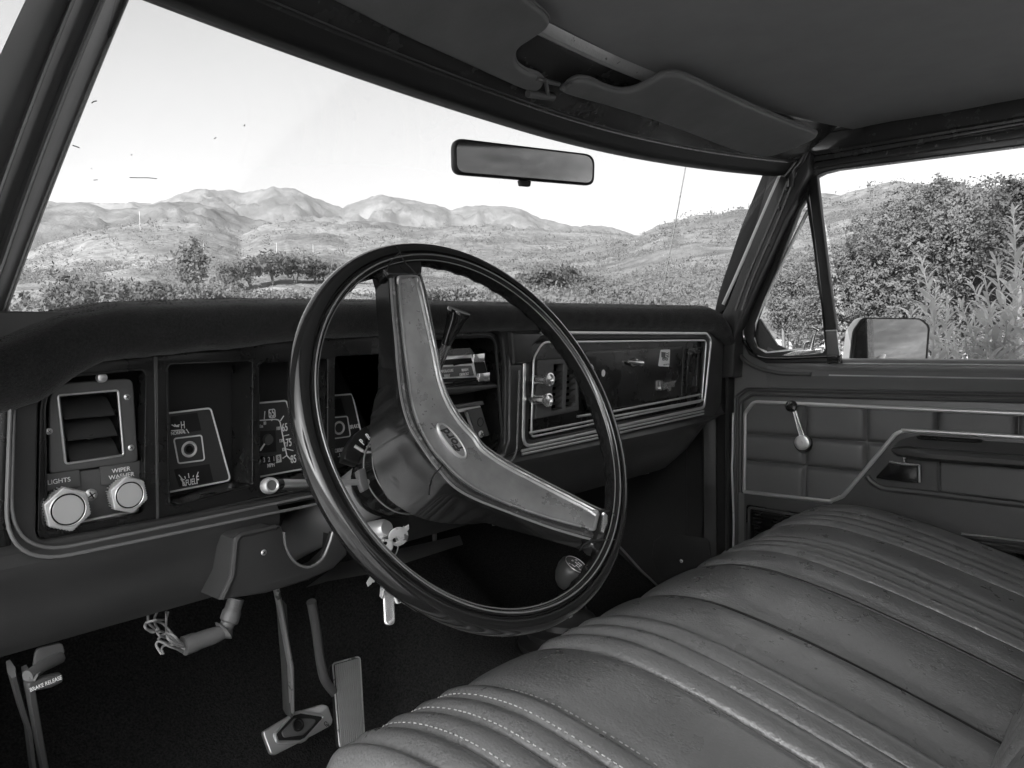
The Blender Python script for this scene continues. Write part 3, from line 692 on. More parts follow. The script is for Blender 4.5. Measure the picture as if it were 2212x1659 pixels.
# oval maker's emblem
ctr = W3(K2(992, 1322), .0078)
e0, e1 = W3(K2(905, 1212), .0078), W3(K2(1080, 1432), .0078)
u = (e1 - e0); L_ = u.length / 2; F = Frame(ctr, -u, WF.n.cross(-u))
if F.n.dot(WF.n) < 0: F = Frame(ctr, -u, (-u).cross(WF.n) * -1)
g = G()
g.plate(F, circle(0, 0, L_, 40, L_ * .40), .004, M['satin'], bev=.001, top=.0015)
g.plate(F, circle(0, 0, L_ * .86, 40, L_ * .29), .003, M['spoke'], top=.0018)
g.tube([F.p(x, y, .0016) for x, y in circle(0, 0, L_ * .93, 40, L_ * .345)], .0011, M['satin'], closed=True, n=6)
g.text(F, 'Ford', L_ * .62, M['worn'], c=.0020, t=.0006, sx=1.0, shear=.35, bold=.0003)
g.tube([F.p(x * L_, y * L_, .0022) for x, y in smooth([(-.52, .02), (-.50, .12), (-.36, .17), (-.18, .14), (-.1, .17)], 4)], .0007, M['worn'], n=5)
g.obj('emblem', wheel, 'oval badge with the script word Ford on the wheel plate')
# hub bell behind the spokes
g = G()
g.lathe(WF, [(.02, -.080), (.046, -.082), (.053, -.085), (.058, -.089), (.060, -.092), (.0615, -.094), (.0615, -.099), (.057, -.1015)], M['gloss'], n=56)
g.obj('hub', wheel)

# column: collar, gear quadrant, bowl, tube
g = G()
g.lathe(WF, [(.050, -.100), (.0620, -.103), (.0635, -.107), (.0620, -.112), (.0530, -.116), (.0505, -.128), (.0500, -.158), (.0490, -.170), (.046, -.182), (.0385, -.200)], M['gloss'], n=56); g.lathe(WF, [(.0360, -.200), (.0330, -.25), (.0310, -.46), (.030, -.52), (.03, -.62)], M['tubepaint'], n=56)
for h in (-.131, -.150): g.lathe(WF, [(.0500, h + .001), (.0512, h), (.0500, h - .001)], M['rail'], n=56)
col = g.obj('steering_column', truck, 'round black steering column running down under the dashboard')
g = G(); F = WF.at(0, 0, -.165)
pp = F.px(K2((432, 1330), (470, 1296), (512, 1278), (556, 1270)))
r0 = sum(math.hypot(*p) for p in pp) / 4; a0 = math.degrees(math.atan2(pp[0][1], pp[0][0])); a1 = math.degrees(math.atan2(pp[3][1], pp[3][0]))
arc = lambda r, s, e, n=24: [(r * math.cos(R(s + (e - s) * i / n)), r * math.sin(R(s + (e - s) * i / n))) for i in range(n + 1)]
g.plate(F, arc(r0 + .012, a0 + 30, a1 - 50) + arc(r0 - .011, a1 - 50, a0 + 30), .014, M['black'], bev=.002, top=.001)
for p, s in zip(pp, 'PRND'):
    t = math.atan2(p[1], p[0]); g.text(F.at(r0 * math.cos(t), r0 * math.sin(t), 0, t - math.pi / 2), s, .0115, M['white'], c=.0013, sx=.62, bold=.0002)
t = R(a0 + 12); g.tube([F.p(r0 * math.cos(t) * 1.1, r0 * math.sin(t) * 1.1, .003), F.p(r0 * math.cos(t) * .72, r0 * math.sin(t) * .72, .005)], .002, M['satin'], n=6)
g.obj('gear_indicator', col, 'arched gear indicator lettered P R N D')
# turn-signal stalk
g = G(); F = WF.at(0, 0, -.135)
def W(p, c): return WF.p(*WF.px(p, c), c)
k0, k1, k2 = W(N3(660, 292), -.135), W(N3(380, 298), -.120), W(N3(165, 300), -.098)
g.tube([k0, k1], .0032, M['steel'], n=10); g.tube([k1, k2, W(N3(150, 302), -.096)], [.0038, .0044, .0048], M['satin'], n=12)
kf = W(N3(95, 312), -.085); dirv = (kf - Vector((0, 0, 0))).normalized()
F2 = Frame(kf, WF.u, (-dirv).cross(WF.u))
g.lathe(F2, [(.0046, .0033), (.0054, .0044), (.0064, .0044), (.0074, .002), (.0078, -.002), (.0072, -.006), (.003, -.010)], M['satin'], n=28); g.lathe(F2, [(0, .003), (.0046, .0033)], M['grey'], n=28)
g.tube([W(N3(150, 302), -.096), W(N3(112, 306), -.092)], .0058, M['black'], n=12)
g.obj('turn_signal_stalk', col, 'thin metal turn-signal stalk ending in a round silver-faced knob')
g = G(); g.plate(WF, rnd(WF.px(N3((600, 225), (640, 210), (665, 330), (632, 350), (612, 300)), -.128), .002), .008, M['armpaint'], bev=.001, top=-.126); g.obj('stalk_bracket', col)
# shift lever
g = G()
l0, l1, l2, l3, l4 = W(K2(890, 920), -.12), W(K2(915, 850), -.10), W(K2(938, 790), -.085), W(K2(962, 715), -.070), W(K2(1040, 512), -.04)
g.tube([l0, l1, l2, l3], [.0040, .0048, .0052, .0062], M['chrome'], n=14)
ax = (l4 - l3); Lk = ax.length; F = Frame(l3, ax.orthogonal(), ax.cross(ax.orthogonal()))
if F.n.dot(ax) < 0: F = Frame(l3, ax.cross(ax.orthogonal()), ax.orthogonal())
g.lathe(F, [(.0055, -.001), (.0064, .002), (.0074, Lk * .2), (.0090, Lk * .45), (.0112, Lk * .7), (.0137, Lk * .92), (.0142, Lk * .99), (.0138, Lk * 1.01)], M['gloss'], n=36); g.lathe(F, [(.0138, Lk * 1.01), (.0130, Lk * 1.016), (.0122, Lk * 1.005), (0, Lk * .995)], M['rubber'], n=36)
g.obj('shift_lever', col, 'gear lever with a flared glossy black knob on a chrome shaft')
# ignition lock
g = G(); il = W(N3(735, 568), -.155); F = Frame(il, (1, 0, 0), (0, .3, 1))
g.lathe(F, [(0, .012), (.008, .0115), (.0105, .006), (.0115, -.015)], M['satin'], n=24); g.obj('ignition_lock', col)

# keys hang from the lock
def key(parent, base, dirv, L_, wdt, lab=None, fob=False, roll=0.0):
    g = G(); d = Vector(dirv).normalized(); s = d.cross(Vector((math.cos(roll), math.sin(roll), 0))).normalized(); F = Frame(base, s, -d)
    if fob: g.plate(F, rnd([(-wdt / 2, 0), (wdt / 2, 0), (wdt / 2, -L_), (-wdt / 2, -L_)], wdt * .48), .004, M['chrome'], bev=.0015)
    else:
        g.plate(F, circle(0, -.011, .011, 18), .0022, M['steel'], holes=[circle(0, -.006, .003, 10)], bev=.0005)
        te = []
        for i in range(8): te += [(.0035 - (.0016 if i % 2 else 0), -.020 - (L_ - .024) * i / 8), (.0035 - (.0016 if i % 2 else 0), -.020 - (L_ - .024) * (i + .8) / 8)]
        g.plate(F, [(-.0035, -.018)] + [(.0035, -.018)] + te + [(0, -L_), (-.0035, -L_ + .003)], .002, M['steel'], bev=.0004)
    g.obj('key' if not fob else 'key_fob', parent, lab)
rc = W(N3(790, 655), -.150)
keys = empty('key_ring', tuple(rc), 'bunch of metal keys hanging from the ignition lock behind the steering wheel', 'keys')
g = G(); F = Frame(rc, (1, .2, 0), (0, .35, 1)); g.tube([F.p(x, y) for x, y in circle(0, 0, .0125, 30)], .0009, M['steel'], closed=True, n=6); g.obj('ring', keys)
key(keys, W(N3(770, 620), -.148), W(N3(745, 690), -.15) - W(N3(800, 560), -.15), .024, .007, 'key standing in the lock', roll=.4)
key(keys, W(N3(800, 655), -.146), W(N3(850, 598), -.14) - W(N3(800, 655), -.15), .028, .007, roll=1.2)
key(keys, W(N3(775, 690), -.156), W(N3(655, 915), -.156) - W(N3(775, 690), -.156), .047, .008, roll=.8)
key(keys, W(N3(760, 690), -.156), W(N3(742, 960), -.156) - W(N3(760, 690), -.156), .052, .006, roll=.2)
key(keys, W(N3(775, 800), -.156), W(N3(790, 1105), -.156) - W(N3(775, 800), -.156), .058, .012, fob=True, roll=1.1, lab='long bright metal fob, lowest of the bunch')
key(keys, W(N3(800, 840), -.160), W(N3(838, 990), -.16) - W(N3(800, 840), -.16), .030, .010, fob=True, roll=.5)

# lower column cover on the dash
g = G(); F = dash(.742)
hole = smooth(F.px(R3((1228, 640), (1235, 700), (1262, 755), (1300, 785), (1345, 790), (1395, 755), (1425, 690), (1440, 640))), 5)
top_ = F.px(R3((1228, 618), (1020, 660))); pts = top_[:1] + [] 
outl = [hole[0]] + F.px(R3((1215, 615), (1040, 650), (1018, 668), (1002, 830), (955, 935), (1150, 905), (1330, 850), (1440, 800), (1500, 740), (1505, 668))) + hole[::-1]
g.plate(F, outl, .010, M['dashplastic'], bev=.003)
g.tube(P3(F, rnd(F.px(R3((1190, 618), (1038, 652), (1020, 672), (1004, 830), (958, 930))), [0, .01, .01, .01, 0], 6, False), .000), .0032, M['dashplastic'])
# return to the dash
rim_ = F.px(R3((1190, 618), (1038, 652), (1018, 672), (1002, 830), (955, 935), (1150, 905), (1330, 850), (1440, 800), (1500, 740), (1505, 668)))
g.loft([P3(F, rim_, -.006), P3(F, rim_, -.05)], M['dashplastic'])
a, b = F.px(R3(1140, 728)); screw(g, F, a, b, 0, .0035, M['satin'])
g.tube(P3(F, hole, -.001), .0018, M['rail'], n=6)
g.obj('column_cover', truck, 'moulded cover plate cut out round the steering column')

# ---------------------------------------------------------------- pedals, levers and wiring below the dash
def Y3(p, y): return PX(p, y=y)
g = G()
bp = Y3(K0(640, 1590), .94)
g.tube([Y3(K0(596, 1268), .86), Y3(K0(612, 1350), .885), Y3(K0(628, 1440), .91), Y3(K0(630, 1535), .945)], .0060, M['steel'], n=8, flat=.6, up=(1, 0, 0))
g.tube([Y3(K0(607, 1300), .90), Y3(K0(618, 1440), .925), Y3(K0(622, 1540), .955)], .012, M['armpaint'], n=6, flat=.3, up=(1, 0, 0))
brake = g.obj('brake_pedal', truck, 'brake pedal with a wide bright bordered pad on a worn arm')
g = G(); F = Frame(bp, (1, .1, .0), (0, .55, 1))
o = rnd(F.px(N3((0, 0), (1, 1), (2, 2)) and R3((1132, 1502), (1268, 1420), (1388, 1384), (1412, 1392), (1433, 1455), (1425, 1478), (1300, 1545), (1188, 1603), (1165, 1600), (1135, 1520))), .007)
g.plate(F, o, .008, M['satin'], bev=.002, top=.004)
di = rnd(F.px(R3((1178, 1515), (1255, 1430), (1290, 1420), (1385, 1435), (1388, 1452), (1310, 1538), (1290, 1548), (1190, 1550))), .005)
g.tube(P3(F, di, .0045), .0024, M['satin'], closed=True)
g.plate(F, di, .004, M['rubber'], bev=.001, top=.0052)
dj = rnd(F.px(R3((1205, 1510), (1262, 1448), (1372, 1450), (1300, 1520), (1215, 1532))), .006); g.plate(F, dj, .003, M['armpaint'], bev=.001, top=.0068)
a, b = F.px(R3(1276, 1478)); g.lathe(F.at(a, b, .006), [(.0001, .001), (.006, .001), (.0068, .003), (.0088, .003), (.0095, 0)], M['rubber'], n=24)
a, b = F.px(R3(1405, 1476)); g.text(F.at(a, b, .004, -1.1), 'GM', .008, M['matte'], c=.0003, t=.0002)
g.obj('pedal_pad', brake, 'bright bordered brake pedal pad with a dark diamond')
g = G()
g.tube(smooth([Y3(R3(1345, 940), .86), Y3(R3(1365, 1050), .87), Y3(R3(1385, 1200), .885), Y3(R3(1405, 1280), .89), Y3(R3(1445, 1335), .90)], 4), .0065, M['armpaint'], n=10)
acc = g.obj('accelerator_pedal', truck, 'tall ribbed accelerator pedal')
g = G(); F = Frame(Y3(R3(1505, 1380), .885), (1, .05, 0), (0, .5, 1))
o = rnd(F.px(R3((1437, 1208), (1555, 1176), (1575, 1530), (1468, 1576))), .006)
g.plate(F, o, .010, M['rubber'], bev=.002, top=.0)
for k in range(12):
    t = (k + .5) / 12
    q0 = (lerp(1445, 1553, t), lerp(1214, 1184, t)); q1 = (lerp(1472, 1570, t), lerp(1568, 1526, t))
    g.tube([F.p(*F.px(R3(*q0)), .0005), F.p(*F.px(R3(*q1)), .0005)], .0016, M['wire'], n=6)
g.tube(P3(F, o, .0), .0012, M['steel'], closed=True, n=6)
g.obj('pedal_pad', acc, 'long ribbed rubber accelerator pad')
# parking brake
g = G()
g.tube([Y3(K5(60, 600), .80), Y3(K5(110, 780), .84), Y3(K5(150, 900), .88), Y3(K5(180, 1160), .96)], .011, M['armpaint'], n=6, flat=.3, up=(1, 0, 0))
g.tube([Y3(K5(150, 640), .80), Y3(K5(175, 780), .83), Y3(K5(205, 950), .88), Y3(K5(245, 1160), .95)], .014, M['armpaint'], n=6, flat=.3, up=(1, 0, 0))
g.plate(dash(.80), rnd(dash(.80).px(K5((200, 490), (340, 455), (356, 510), (320, 560), (180, 640), (188, 540))), .006), .004, M['armpaint'], bev=.001)
pb = g.obj('parking_brake', truck, 'parking brake linkage at the far left under the dashboard')
g = G()
g.tube([Y3(K5(325, 540), .79), Y3(K5(240, 580), .775), Y3(K5(150, 640), .765)], .0055, M['armpaint'], n=10)
g.tube([Y3(K5(170, 640), .768), Y3(K5(205, 650), .765)], .006, M['armpaint'], n=8)
F = dash(.76); g.plate(F, rnd(F.px(K5((150, 680), (250, 648), (345, 628), (345, 672), (280, 705), (155, 728))), .003), .010, M['trimplastic'], bev=.002)
a, b = F.px(K5(250, 681)); g.text(F.at(a, b, 0, .10), 'BRAKE RELEASE', .0052, M['white'], c=.0002, sx=.72)
g.obj('release_handle', pb, 'handle lettered BRAKE RELEASE')
# taped wiring loom with loose wires
g = G()
g.tube(smooth([Y3(K5(1285, 215), .80), Y3(K5(1262, 290), .80), Y3(K5(1240, 350), .80), Y3(K5(1205, 400), .80), Y3(K5(1100, 440), .80), Y3(K5(1000, 475), .80)], 5), [.009] * 5 + [.0105] * 5 + [.008] * 3 + [.010, .013, .008, .0085, .009] + [.0095] * 4 + [.0105] * 4, M['tape'], n=14)
loom = g.obj('wiring_loom', truck, 'taped grey cable loom hanging below the dashboard with a tangle of loose wires')
random.seed(11)
for k, pts in enumerate((((1000, 478), (930, 400), (880, 350), (820, 340), (790, 370), (830, 400), (860, 380)), ((1005, 465), (950, 440), (890, 400), (800, 385), (795, 350), (850, 335), (900, 330), (915, 290)),
            ((1002, 490), (960, 470), (900, 455), (862, 440), (890, 412), (930, 410), (960, 430)), ((1000, 500), (930, 480), (870, 450), (850, 470), (880, 520)), ((1000, 495), (940, 460), (905, 430), (870, 420), (840, 380), (810, 350), (805, 310)),
            ((1005, 485), (950, 470), (900, 470), (880, 490), (890, 520)), ((1000, 512), (960, 490), (930, 480)), ((1000, 472), (920, 440), (905, 380), (905, 330), (905, 290)), ((870, 400), (840, 340), (855, 290)))):
    g = G(); g.tube(smooth([Y3(K5(*p), .80 + random.uniform(-.012, .012)) for p in pts], 5), .0013, M['wire'], n=7); g.obj('wire', loom)
# ================================================================ WINDSHIELD, HEADER, ROOF
def hy(x): t = (x - .95) / .65; return .757 - (.10 if x > .95 else .05) * t * t
def hz(x): t = (x - .95) / .65; return .323 + (.012 if x > .95 else 0) * t * t
XS = [.24 + (1.66 - .24) * i / 50 for i in range(51)]
g = G()
def hprof(x): return [(.035, .012), (.030, -.002), (.004, -.003), (-.002, .000), (-.006, .006), (-.018, .020)]
g.loft([[Vector((x, hy(x) + q[0], hz(x) + q[1])) for q in hprof(x)] for x in XS], M['rubber'])
gk = g.obj('windshield_gasket', truck, 'black rubber strip along the top edge of the windshield')
g = G()
hp = [(-.017, .018), (-.019, .022), (-.022, .0235), (-.025, .022), (-.028, .024), (-.040, .034), (-.062, .050), (-.085, .066), (-.104, .080), (-.112, .090), (-.114, .11)]
g.loft([[Vector((x, hy(x) + q[0], hz(x) + q[1])) for q in hp] for x in XS], M['paint'])
g.tube([Vector((x, hy(x) - .022, hz(x) + .022)) for x in XS], .0018, M['dashplastic'], n=6)
g.obj('windshield_header', truck, 'painted metal header above the windshield')
g = G()
g.loft([[Vector((x, hy(x) - .100, hz(x) + .0775)), Vector((x, hy(x) - .1035, hz(x) + .0765)), Vector((x, hy(x) - .108, hz(x) + .079)), Vector((x, hy(x) - .110, hz(x) + .0775)), Vector((x, hy(x) - .116, hz(x) + .0825)), Vector((x, hy(x) - .120, hz(x) + .088))] for x in XS if .72 < x < 1.25], M['peeled'])
g.obj('headliner_strip', truck, 'peeling bright strip between headliner and header')
g = G()
ny = 26
rr = []
for x in [.20 + (1.685 - .20) * i / 60 for i in range(61)]:
    e = abs((x - .9425) / .7425); dz = .016 * (1 - e ** 4)
    y0 = hy(x) - .118
    rr.append([Vector((x, lerp(y0, -.42, j / ny), hz(x) * 0 + .412 + dz * min(1, j / 4) + .003 * noise.noise(Vector((x * 4, j * .3, 0))))) for j in range(ny + 1)])
g.loft(rr, M['headliner'])
g.obj('headliner', truck, 'dark board headliner')
g = G()
g.box(dash(0), .12, 1.80, .455, .475, -.72, .45, M['bodypaint']); g.obj('roof', truck)
# glass
g = G()
def gb(x): return (1.02 - .16 * ((x - .95) / .72) ** 2, .0)
rr = []
for x in [.12 + (1.76 - .12) * i / 40 for i in range(41)]:
    xb = .95 + (x - .95) * 1.02; yb, zb = gb(x); yt, zt = hy(x) + .018, hz(x) + .004
    rr.append([Vector((lerp(xb, x, t), lerp(yb, yt, t) + .02 * math.sin(math.pi * t), lerp(zb, zt, t))) for t in [k / 8 for k in range(9)]])
g.loft(rr, M['dusty']); ws = g.obj('windshield', truck, 'wide curved windshield with a few dirt specks')
def onglass(p):
    d = ray(p); best = None
    for k in range(400):
        y = .70 + k * .001; P_ = d * (y / d.y); x = P_.x; yb, zb = gb(x); yt, zt = hy(x) + .018, hz(x) + .004
        if zt == zb: continue
        t = (P_.z - zb) / (zt - zb); e = y - (lerp(yb, yt, t) + .02 * math.sin(math.pi * max(0, min(1, t))))
        if best is None or abs(e) < best[0]: best = (abs(e), P_)
    return best[1] * .997
for pts, r in ((((560, 767), (600, 768), (640, 768), (678, 772)), .0007), (((396, 445), (405, 438), (418, 436)), .0009), (((314, 628), (328, 633), (342, 638)), .0009), (((404, 778), (422, 777)), .0006), (((1054, 545), (1058, 538)), .0011), (((925, 599), (934, 594)), .0008), (((566, 670), (571, 668)), .0008), (((394, 727), (397, 729)), .0006), (((888, 118), (890, 122)), .0005), (((744, 706), (746, 708)), .0005)):
    g = G(); g.tube([onglass(p) for p in R1(*pts)], r * .6, M['tape'], n=5); g.obj('dirt_speck', ws)

# ---- sun visors
def visor(F, px_, lab, rods):
    g = G(); o = smooth(F.px(px_), 4, True)
    g.plate(F, o, .014, M['visor'], bev=.006, br=4)
    g.tube(P3(F, o, -.007), .0022, M['visor'], closed=True, n=6)
    v = g.obj('sun_visor', truck, lab)
    g = G()
    for pts, r in rods: g.tube([F.p(*F.px(p, c_), c_) for p, c_ in pts], r * .9, M['armpaint'], n=12)
    if rods: g.obj('visor_hinge', v)
VF = Frame((0, .692, .354), (1, 0, 0), (0, -.10, .036))
visor(VF, K0((560, -78), (760, -70), (960, -75), (1080, -40), (1136, 0), (1176, 32), (1188, 50), (1181, 66), (1150, 88), (1126, 104), (1115, 122), (1118, 142), (1138, 158), (1166, 168), (1176, 182), (1166, 196), (1146, 200), (1106, 186), (1000, 138), (860, 75), (720, 5), (620, -40)),
      'driver side sun visor folded up against the roof', (((((1140, 202), .002), ((1195, 210), -.002)), .0062), ((((1160, 170), .0), ((1207, 182), -.004)), .0035), ((((1178, 172), 0), ((1184, 206), 0)), .003)))
VP = Frame((.945, .694, .352), (.70, -.055, -.006), (0, -.10, .030))
visor(VP, K0((1222, 206), (1222, 194), (1236, 182), (1256, 176), (1282, 180), (1312, 194), (1345, 202), (1375, 198), (1405, 182), (1432, 168), (1462, 164), (1492, 172), (1560, 204), (1640, 240), (1720, 272), (1762, 288), (1762, 300), (1730, 316), (1690, 332), (1656, 340), (1610, 334), (1560, 318), (1440, 272), (1320, 234)),
      'passenger side sun visor hanging slightly below the roof', (((((1222, 186), .004), ((1232, 178), .006)), .003),))

# ---- interior mirror
mc = PX((1130, 350), y=.74); ma = PX((985, 335), y=.795); mb = PX((1282, 366), y=.690)
MF = Frame(mc, (mb - ma), (0, -.10, 1))
if MF.n.y > 0: MF = Frame(mc, (mb - ma), (0, .06, 1))
mo = rnd(MF.px(K0((977, 297), (1285, 334), (1283, 401), (979, 376))), [.016, .018, .012, .014], 8)
g = G(); g.plate(MF, mo, .016, M['rubber'], bev=.004, top=.003)
cx = sum(p[0] for p in mo) / len(mo); cy = sum(p[1] for p in mo) / len(mo)
rv = g.obj('rear_view_mirror', truck, 'black framed rear-view mirror on the windshield')
g = G(); g.plate(MF, [(cx + (p[0] - cx) * .955, cy + (p[1] - cy) * .86) for p in mo], .001, M['darkmirror'], top=.0036); g.obj('mirror_glass', rv)
g = G(); g.plate(MF, rnd(MF.px(K0((1122, 388), (1148, 391), (1146, 403), (1125, 401))), .002), .012, M['rubber'], bev=.002, top=.001); g.obj('dimmer_tab', rv)
g = G(); g.tube([MF.p(0, .0, -.012), MF.p(0, .01, -.05), MF.p(.01, .03, -.08)], .008, M['black']); g.obj('mirror_mount', rv)

# ================================================================ DRIVER'S A-PILLAR (left edge of the picture)
lines = [((60, -10), (-160, 500), .61, .66), ((85, 0), (-130, 530), .635, .685), ((120, 0), (-100, 560), .66, .71), ((150, 0), (-62, 560), .67, .72), ((158, 0), (-52, 565), .665, .715), ((185, 0), (-30, 565), .70, .75), ((206, 0), (-8, 555), .705, .757), ((215, 0), (0, 560), .70, .752), ((222, 0), (8, 565), .705, .757), ((245, 0), (-20, 690), .735, .79), ((262, 0), (-12, 700), .750, .81), ((272, 0), (-4, 702), .752, .815), ((279, 0), (2, 712), .756, .83), ((276, 0), (-2, 712), .80, .87)]
g = G(); rr = []
for (pt, pb_, yt, yb) in lines:
    row = []
    for k in range(-6, 26):
        t = k / 18; bow = 4 * t * (1 - t) * 6 if 0 < t < 1 else 0
        px_ = (lerp(pt[0], pb_[0], t) - bow, lerp(pt[1], pb_[1], t) - bow * .0); y = lerp(yt, yb, t); row.append(PX(px_, y=y))
    rr.append(row)
g.loft(rr, M['pillartrim'])
for i, r in ((4, .0016), (8, .0020), (11, .0016)): g.tube(rr[i], r, M['rail'], n=6)  # pale beads carry the ridge highlights in their colour
g.obj('windshield_pillar', truck, 'moulded driver side windshield pillar trim, near the camera')

# ================================================================ PASSENGER A-PILLAR, ROOF RAIL
PF = side(1.665)
g = G()
g.plate(PF, PF.px(N4((224, 470), (270, 470), (300, 520), (170, 850), (40, 1150), (10, 1260), (-60, 1290), (-40, 1200), (-22, 1130), (90, 800))), .05, M['rubber'], bev=.004)
g.obj('pillar_gasket', truck, 'black rubber strip beside the passenger windshield pillar')
g = G(); QF = side(1.668)
g.plate(QF, rnd(QF.px(N4((262, 478), (300, 400), (440, 320), (500, 360), (480, 470), (450, 540), (350, 740), (270, 930), (190, 1100), (110, 1290), (70, 1400), (60, 1640), (-20, 1640), (-30, 1320), (20, 1230), (150, 890))), [0, .01, .01, .01, 0, 0, 0, 0, 0, 0, 0, 0, 0, 0, 0, 0]), .05, M['dashplastic'], bev=.004, top=.004)
g.tube(P3(QF, QF.px(N4((330, 470), (255, 640), (165, 850), (70, 1070), (0, 1225))), .003), .0040, M['trimwhite'], n=10, flat=.5, up=(-1, 0, 0))
for off in (62, 96):
    g.tube(P3(QF, smooth(QF.px(N4((330 + off * .9, 480), (240 + off, 690), (150 + off, 900), (70 + off, 1090), (10 + off, 1260))), 4), .004), .0030, M['paint'], n=8)
g.tube(P3(QF, smooth(QF.px(N4((300, 400), (330, 360), (400, 345), (430, 380), (400, 440), (350, 500))), 5), .006), .009, M['paint'], n=10)
g.tube(P3(QF, smooth(QF.px(N4((475, 350), (440, 420), (400, 470), (385, 560))), 5), .006), .008, M['paint'], n=10)
for q in ((360, 570), (315, 678)):
    a, b = QF.px(N4(*q), .004); g.lathe(QF.at(a, b, .004), [(0, .004), (.004, .003), (.005, 0)], M['paint'], n=12)
for q in ((318, 725), (275, 850), (240, 890)):
    a, b = QF.px(N4(*q), .004); g.tube(P3(QF, smooth([(a, b), (a - .006, b - .010), (a - .004, b - .018)], 4), .004), .0016, M['paint'], n=6)
g.obj('passenger_pillar', truck, 'painted passenger side windshield pillar with a bright edge strip')
g = G(); RF = side(1.69)
g.plate(RF, RF.px(N4((470, 240), (545, 232), (1705, 10), (2600, -190), (2600, 30), (1705, 205), (700, 385), (480, 420))), .04, M['paint'], bev=.003)
g.tube(P3(RF, RF.px(N4((520, 236), (1705, 16), (2500, -150))), .002), .0030, M['satin'], n=8)
g.tube(P3(RF, RF.px(N4((520, 254), (1705, 46), (2500, -112))), .004), .0034, M['dashplastic'], n=8)
g.tube(P3(RF, RF.px(N4((520, 246), (1705, 34), (2500, -126))), .003), .0016, M['peeled'], n=8)
g.tube(P3(RF, RF.px(N4((500, 372), (700, 340), (1705, 172), (2500, 32))), .002), .006, M['paint'], n=8)
g.obj('roof_rail', truck, 'painted roof rail above the passenger window')
g = G(); g.box(side(.18), -.66, .45, .335, .44, -.04, .02, M['paint']); g.obj('roof_rail', truck, 'roof rail above the open driver doorway')

# ================================================================ PASSENGER DOOR
g = G(); DS = side(1.712)
g.plate(DS, [(-.780, -.05), (-.79, -.68), (.30, -.72), (.30, -.066), (-.60, -.066), (-.68, -.03), (-.72, .03)], .012, M['doorskin'], bev=.003)
sill = [(1.765, -.064), (1.735, -.061), (1.716, -.0635), (1.708, -.069), (1.705, -.076), (1.706, -.082), (1.7085, -.087), (1.706, -.091), (1.701, -.0935), (1.698, -.098), (1.699, -.103), (1.704, -.110), (1.709, -.125), (1.712, -.14)]
ys = [.70, .69, .67, .64, .60] + [.55 - .05 * i for i in range(18)]
g.loft([[Vector((q[0], y, q[1] + max(0, y - .58) ** 2 * 2.2 * (1 if q[1] > -.08 else .3))) for q in sill] for y in ys], M['doorskin'])
for zz, xx in ((-.0715, 1.7065), (-.0965, 1.6985)): g.tube([Vector((xx, y, zz)) for y in (.56, .3, 0, -.28)], .0016, M['satin'], n=8)  # satin beads added in place of the sill's bright highlights
# raised border lines of the door card
DP = side(1.702)
for pts, r in ((((318, 1500), (318, 430), (392, 378), (2210, 414), (3000, 440)), .003), (((332, 1500), (336, 440), (400, 392), (2210, 430), (3000, 458)), .0026), (((352, 1060), (356, 470), (430, 420), (2210, 465), (3000, 495)), .0040)):
    g.tube(P3(DP, rnd(DP.px(K4(*pts)), [0, .02, .02, 0, 0], 8, False), -.004), r, M['trimplastic'], n=8)
door = g.obj('passenger_door', truck, 'closed passenger door with quilted dark card and bright trim')
g = G()
g.tube(P3(DP, smooth(DP.px(K4((308, 540), (304, 800), (300, 900), (303, 1000), (312, 1250), (306, 1480))), 3), -.002), .0028, M['peeled'], n=6); g.obj('door_edge', door, 'worn bare-metal front edge of the door')
# quilted insert as a padded height field
g = G(); QP = side(1.705)
def qp(x, y): return QP.px(K4(x, y))
tl, tr, br_, bl = qp(392, 470), qp(2900, 565), qp(2900, 1330), qp(392, 1055)
x0, x1 = tl[0], .30; z1, z0 = tl[1] + .004, qp(900, 1120)[1] - .004
vx = [x0] + [qp(a, 700)[0] for a in (778, 1178, 1640, 2170, 2790)]; step = vx[3] - vx[2]
vx += [vx[-1] + step, vx[-1] + 2 * step]
hzs = [z0 - .02, qp(700, 882)[1], qp(700, 698)[1], z1 + .012]
rows = []
for i in range(420):
    a = lerp(x0, x1, i / 419); row = []
    for j in range(180):
        b = lerp(z0, z1, j / 179)
        if i < 4: pass
        def near(v, L): return min(abs(v - q) for q in L)
        da = near(a, vx[1:]); db = near(b, hzs[1:3])
        h = .0130 * (1 - math.exp(-(da / .0042) ** 1.0)) * (1 - math.exp(-(db / .0042) ** 1.0)) + .001 * noise.noise(Vector((a * 14, b * 14, 1)))
        row.append(QP.p(a, b, h - .0085))
    rows.append(row)
g.loft(rows, M['vinyl']); g.obj('quilted_panel', door, 'quilted dark vinyl panel in large squares')
# lower moulded panel below the slanting trim
tp = K4((385, 1052), (900, 1112), (960, 1108), (1010, 1090), (1060, 1050), (1330, 730), (1372, 682), (1420, 660), (1480, 656), (2210, 698), (3000, 748))
mp_ = DP.px(tp)
g = G()
g.plate(DP, mp_ + [(.30, -.20), (.30, -.66), (mp_[0][0], -.66)], .010, M['trimplastic'], bev=.002, top=.004)
g.obj('lower_door_panel', door, 'moulded lower half of the door card')
g = G()
path_ = rnd(DP.px(K4((387, 1052), (392, 545), (450, 468), (2210, 545), (3000, 580))), [0, .02, .02, 0, 0], 10, False)
g.tube(P3(DP, path_, .005), .0046, M['trimwhite'], n=10, flat=.6, up=(-1, 0, 0))
g.tube(P3(DP, smooth(mp_, 3), .005), .0046, M['trimwhite'], n=10, flat=.6, up=(-1, 0, 0))
g.obj('bright_trim', door, 'bright metal moulding outlining the quilted panel')
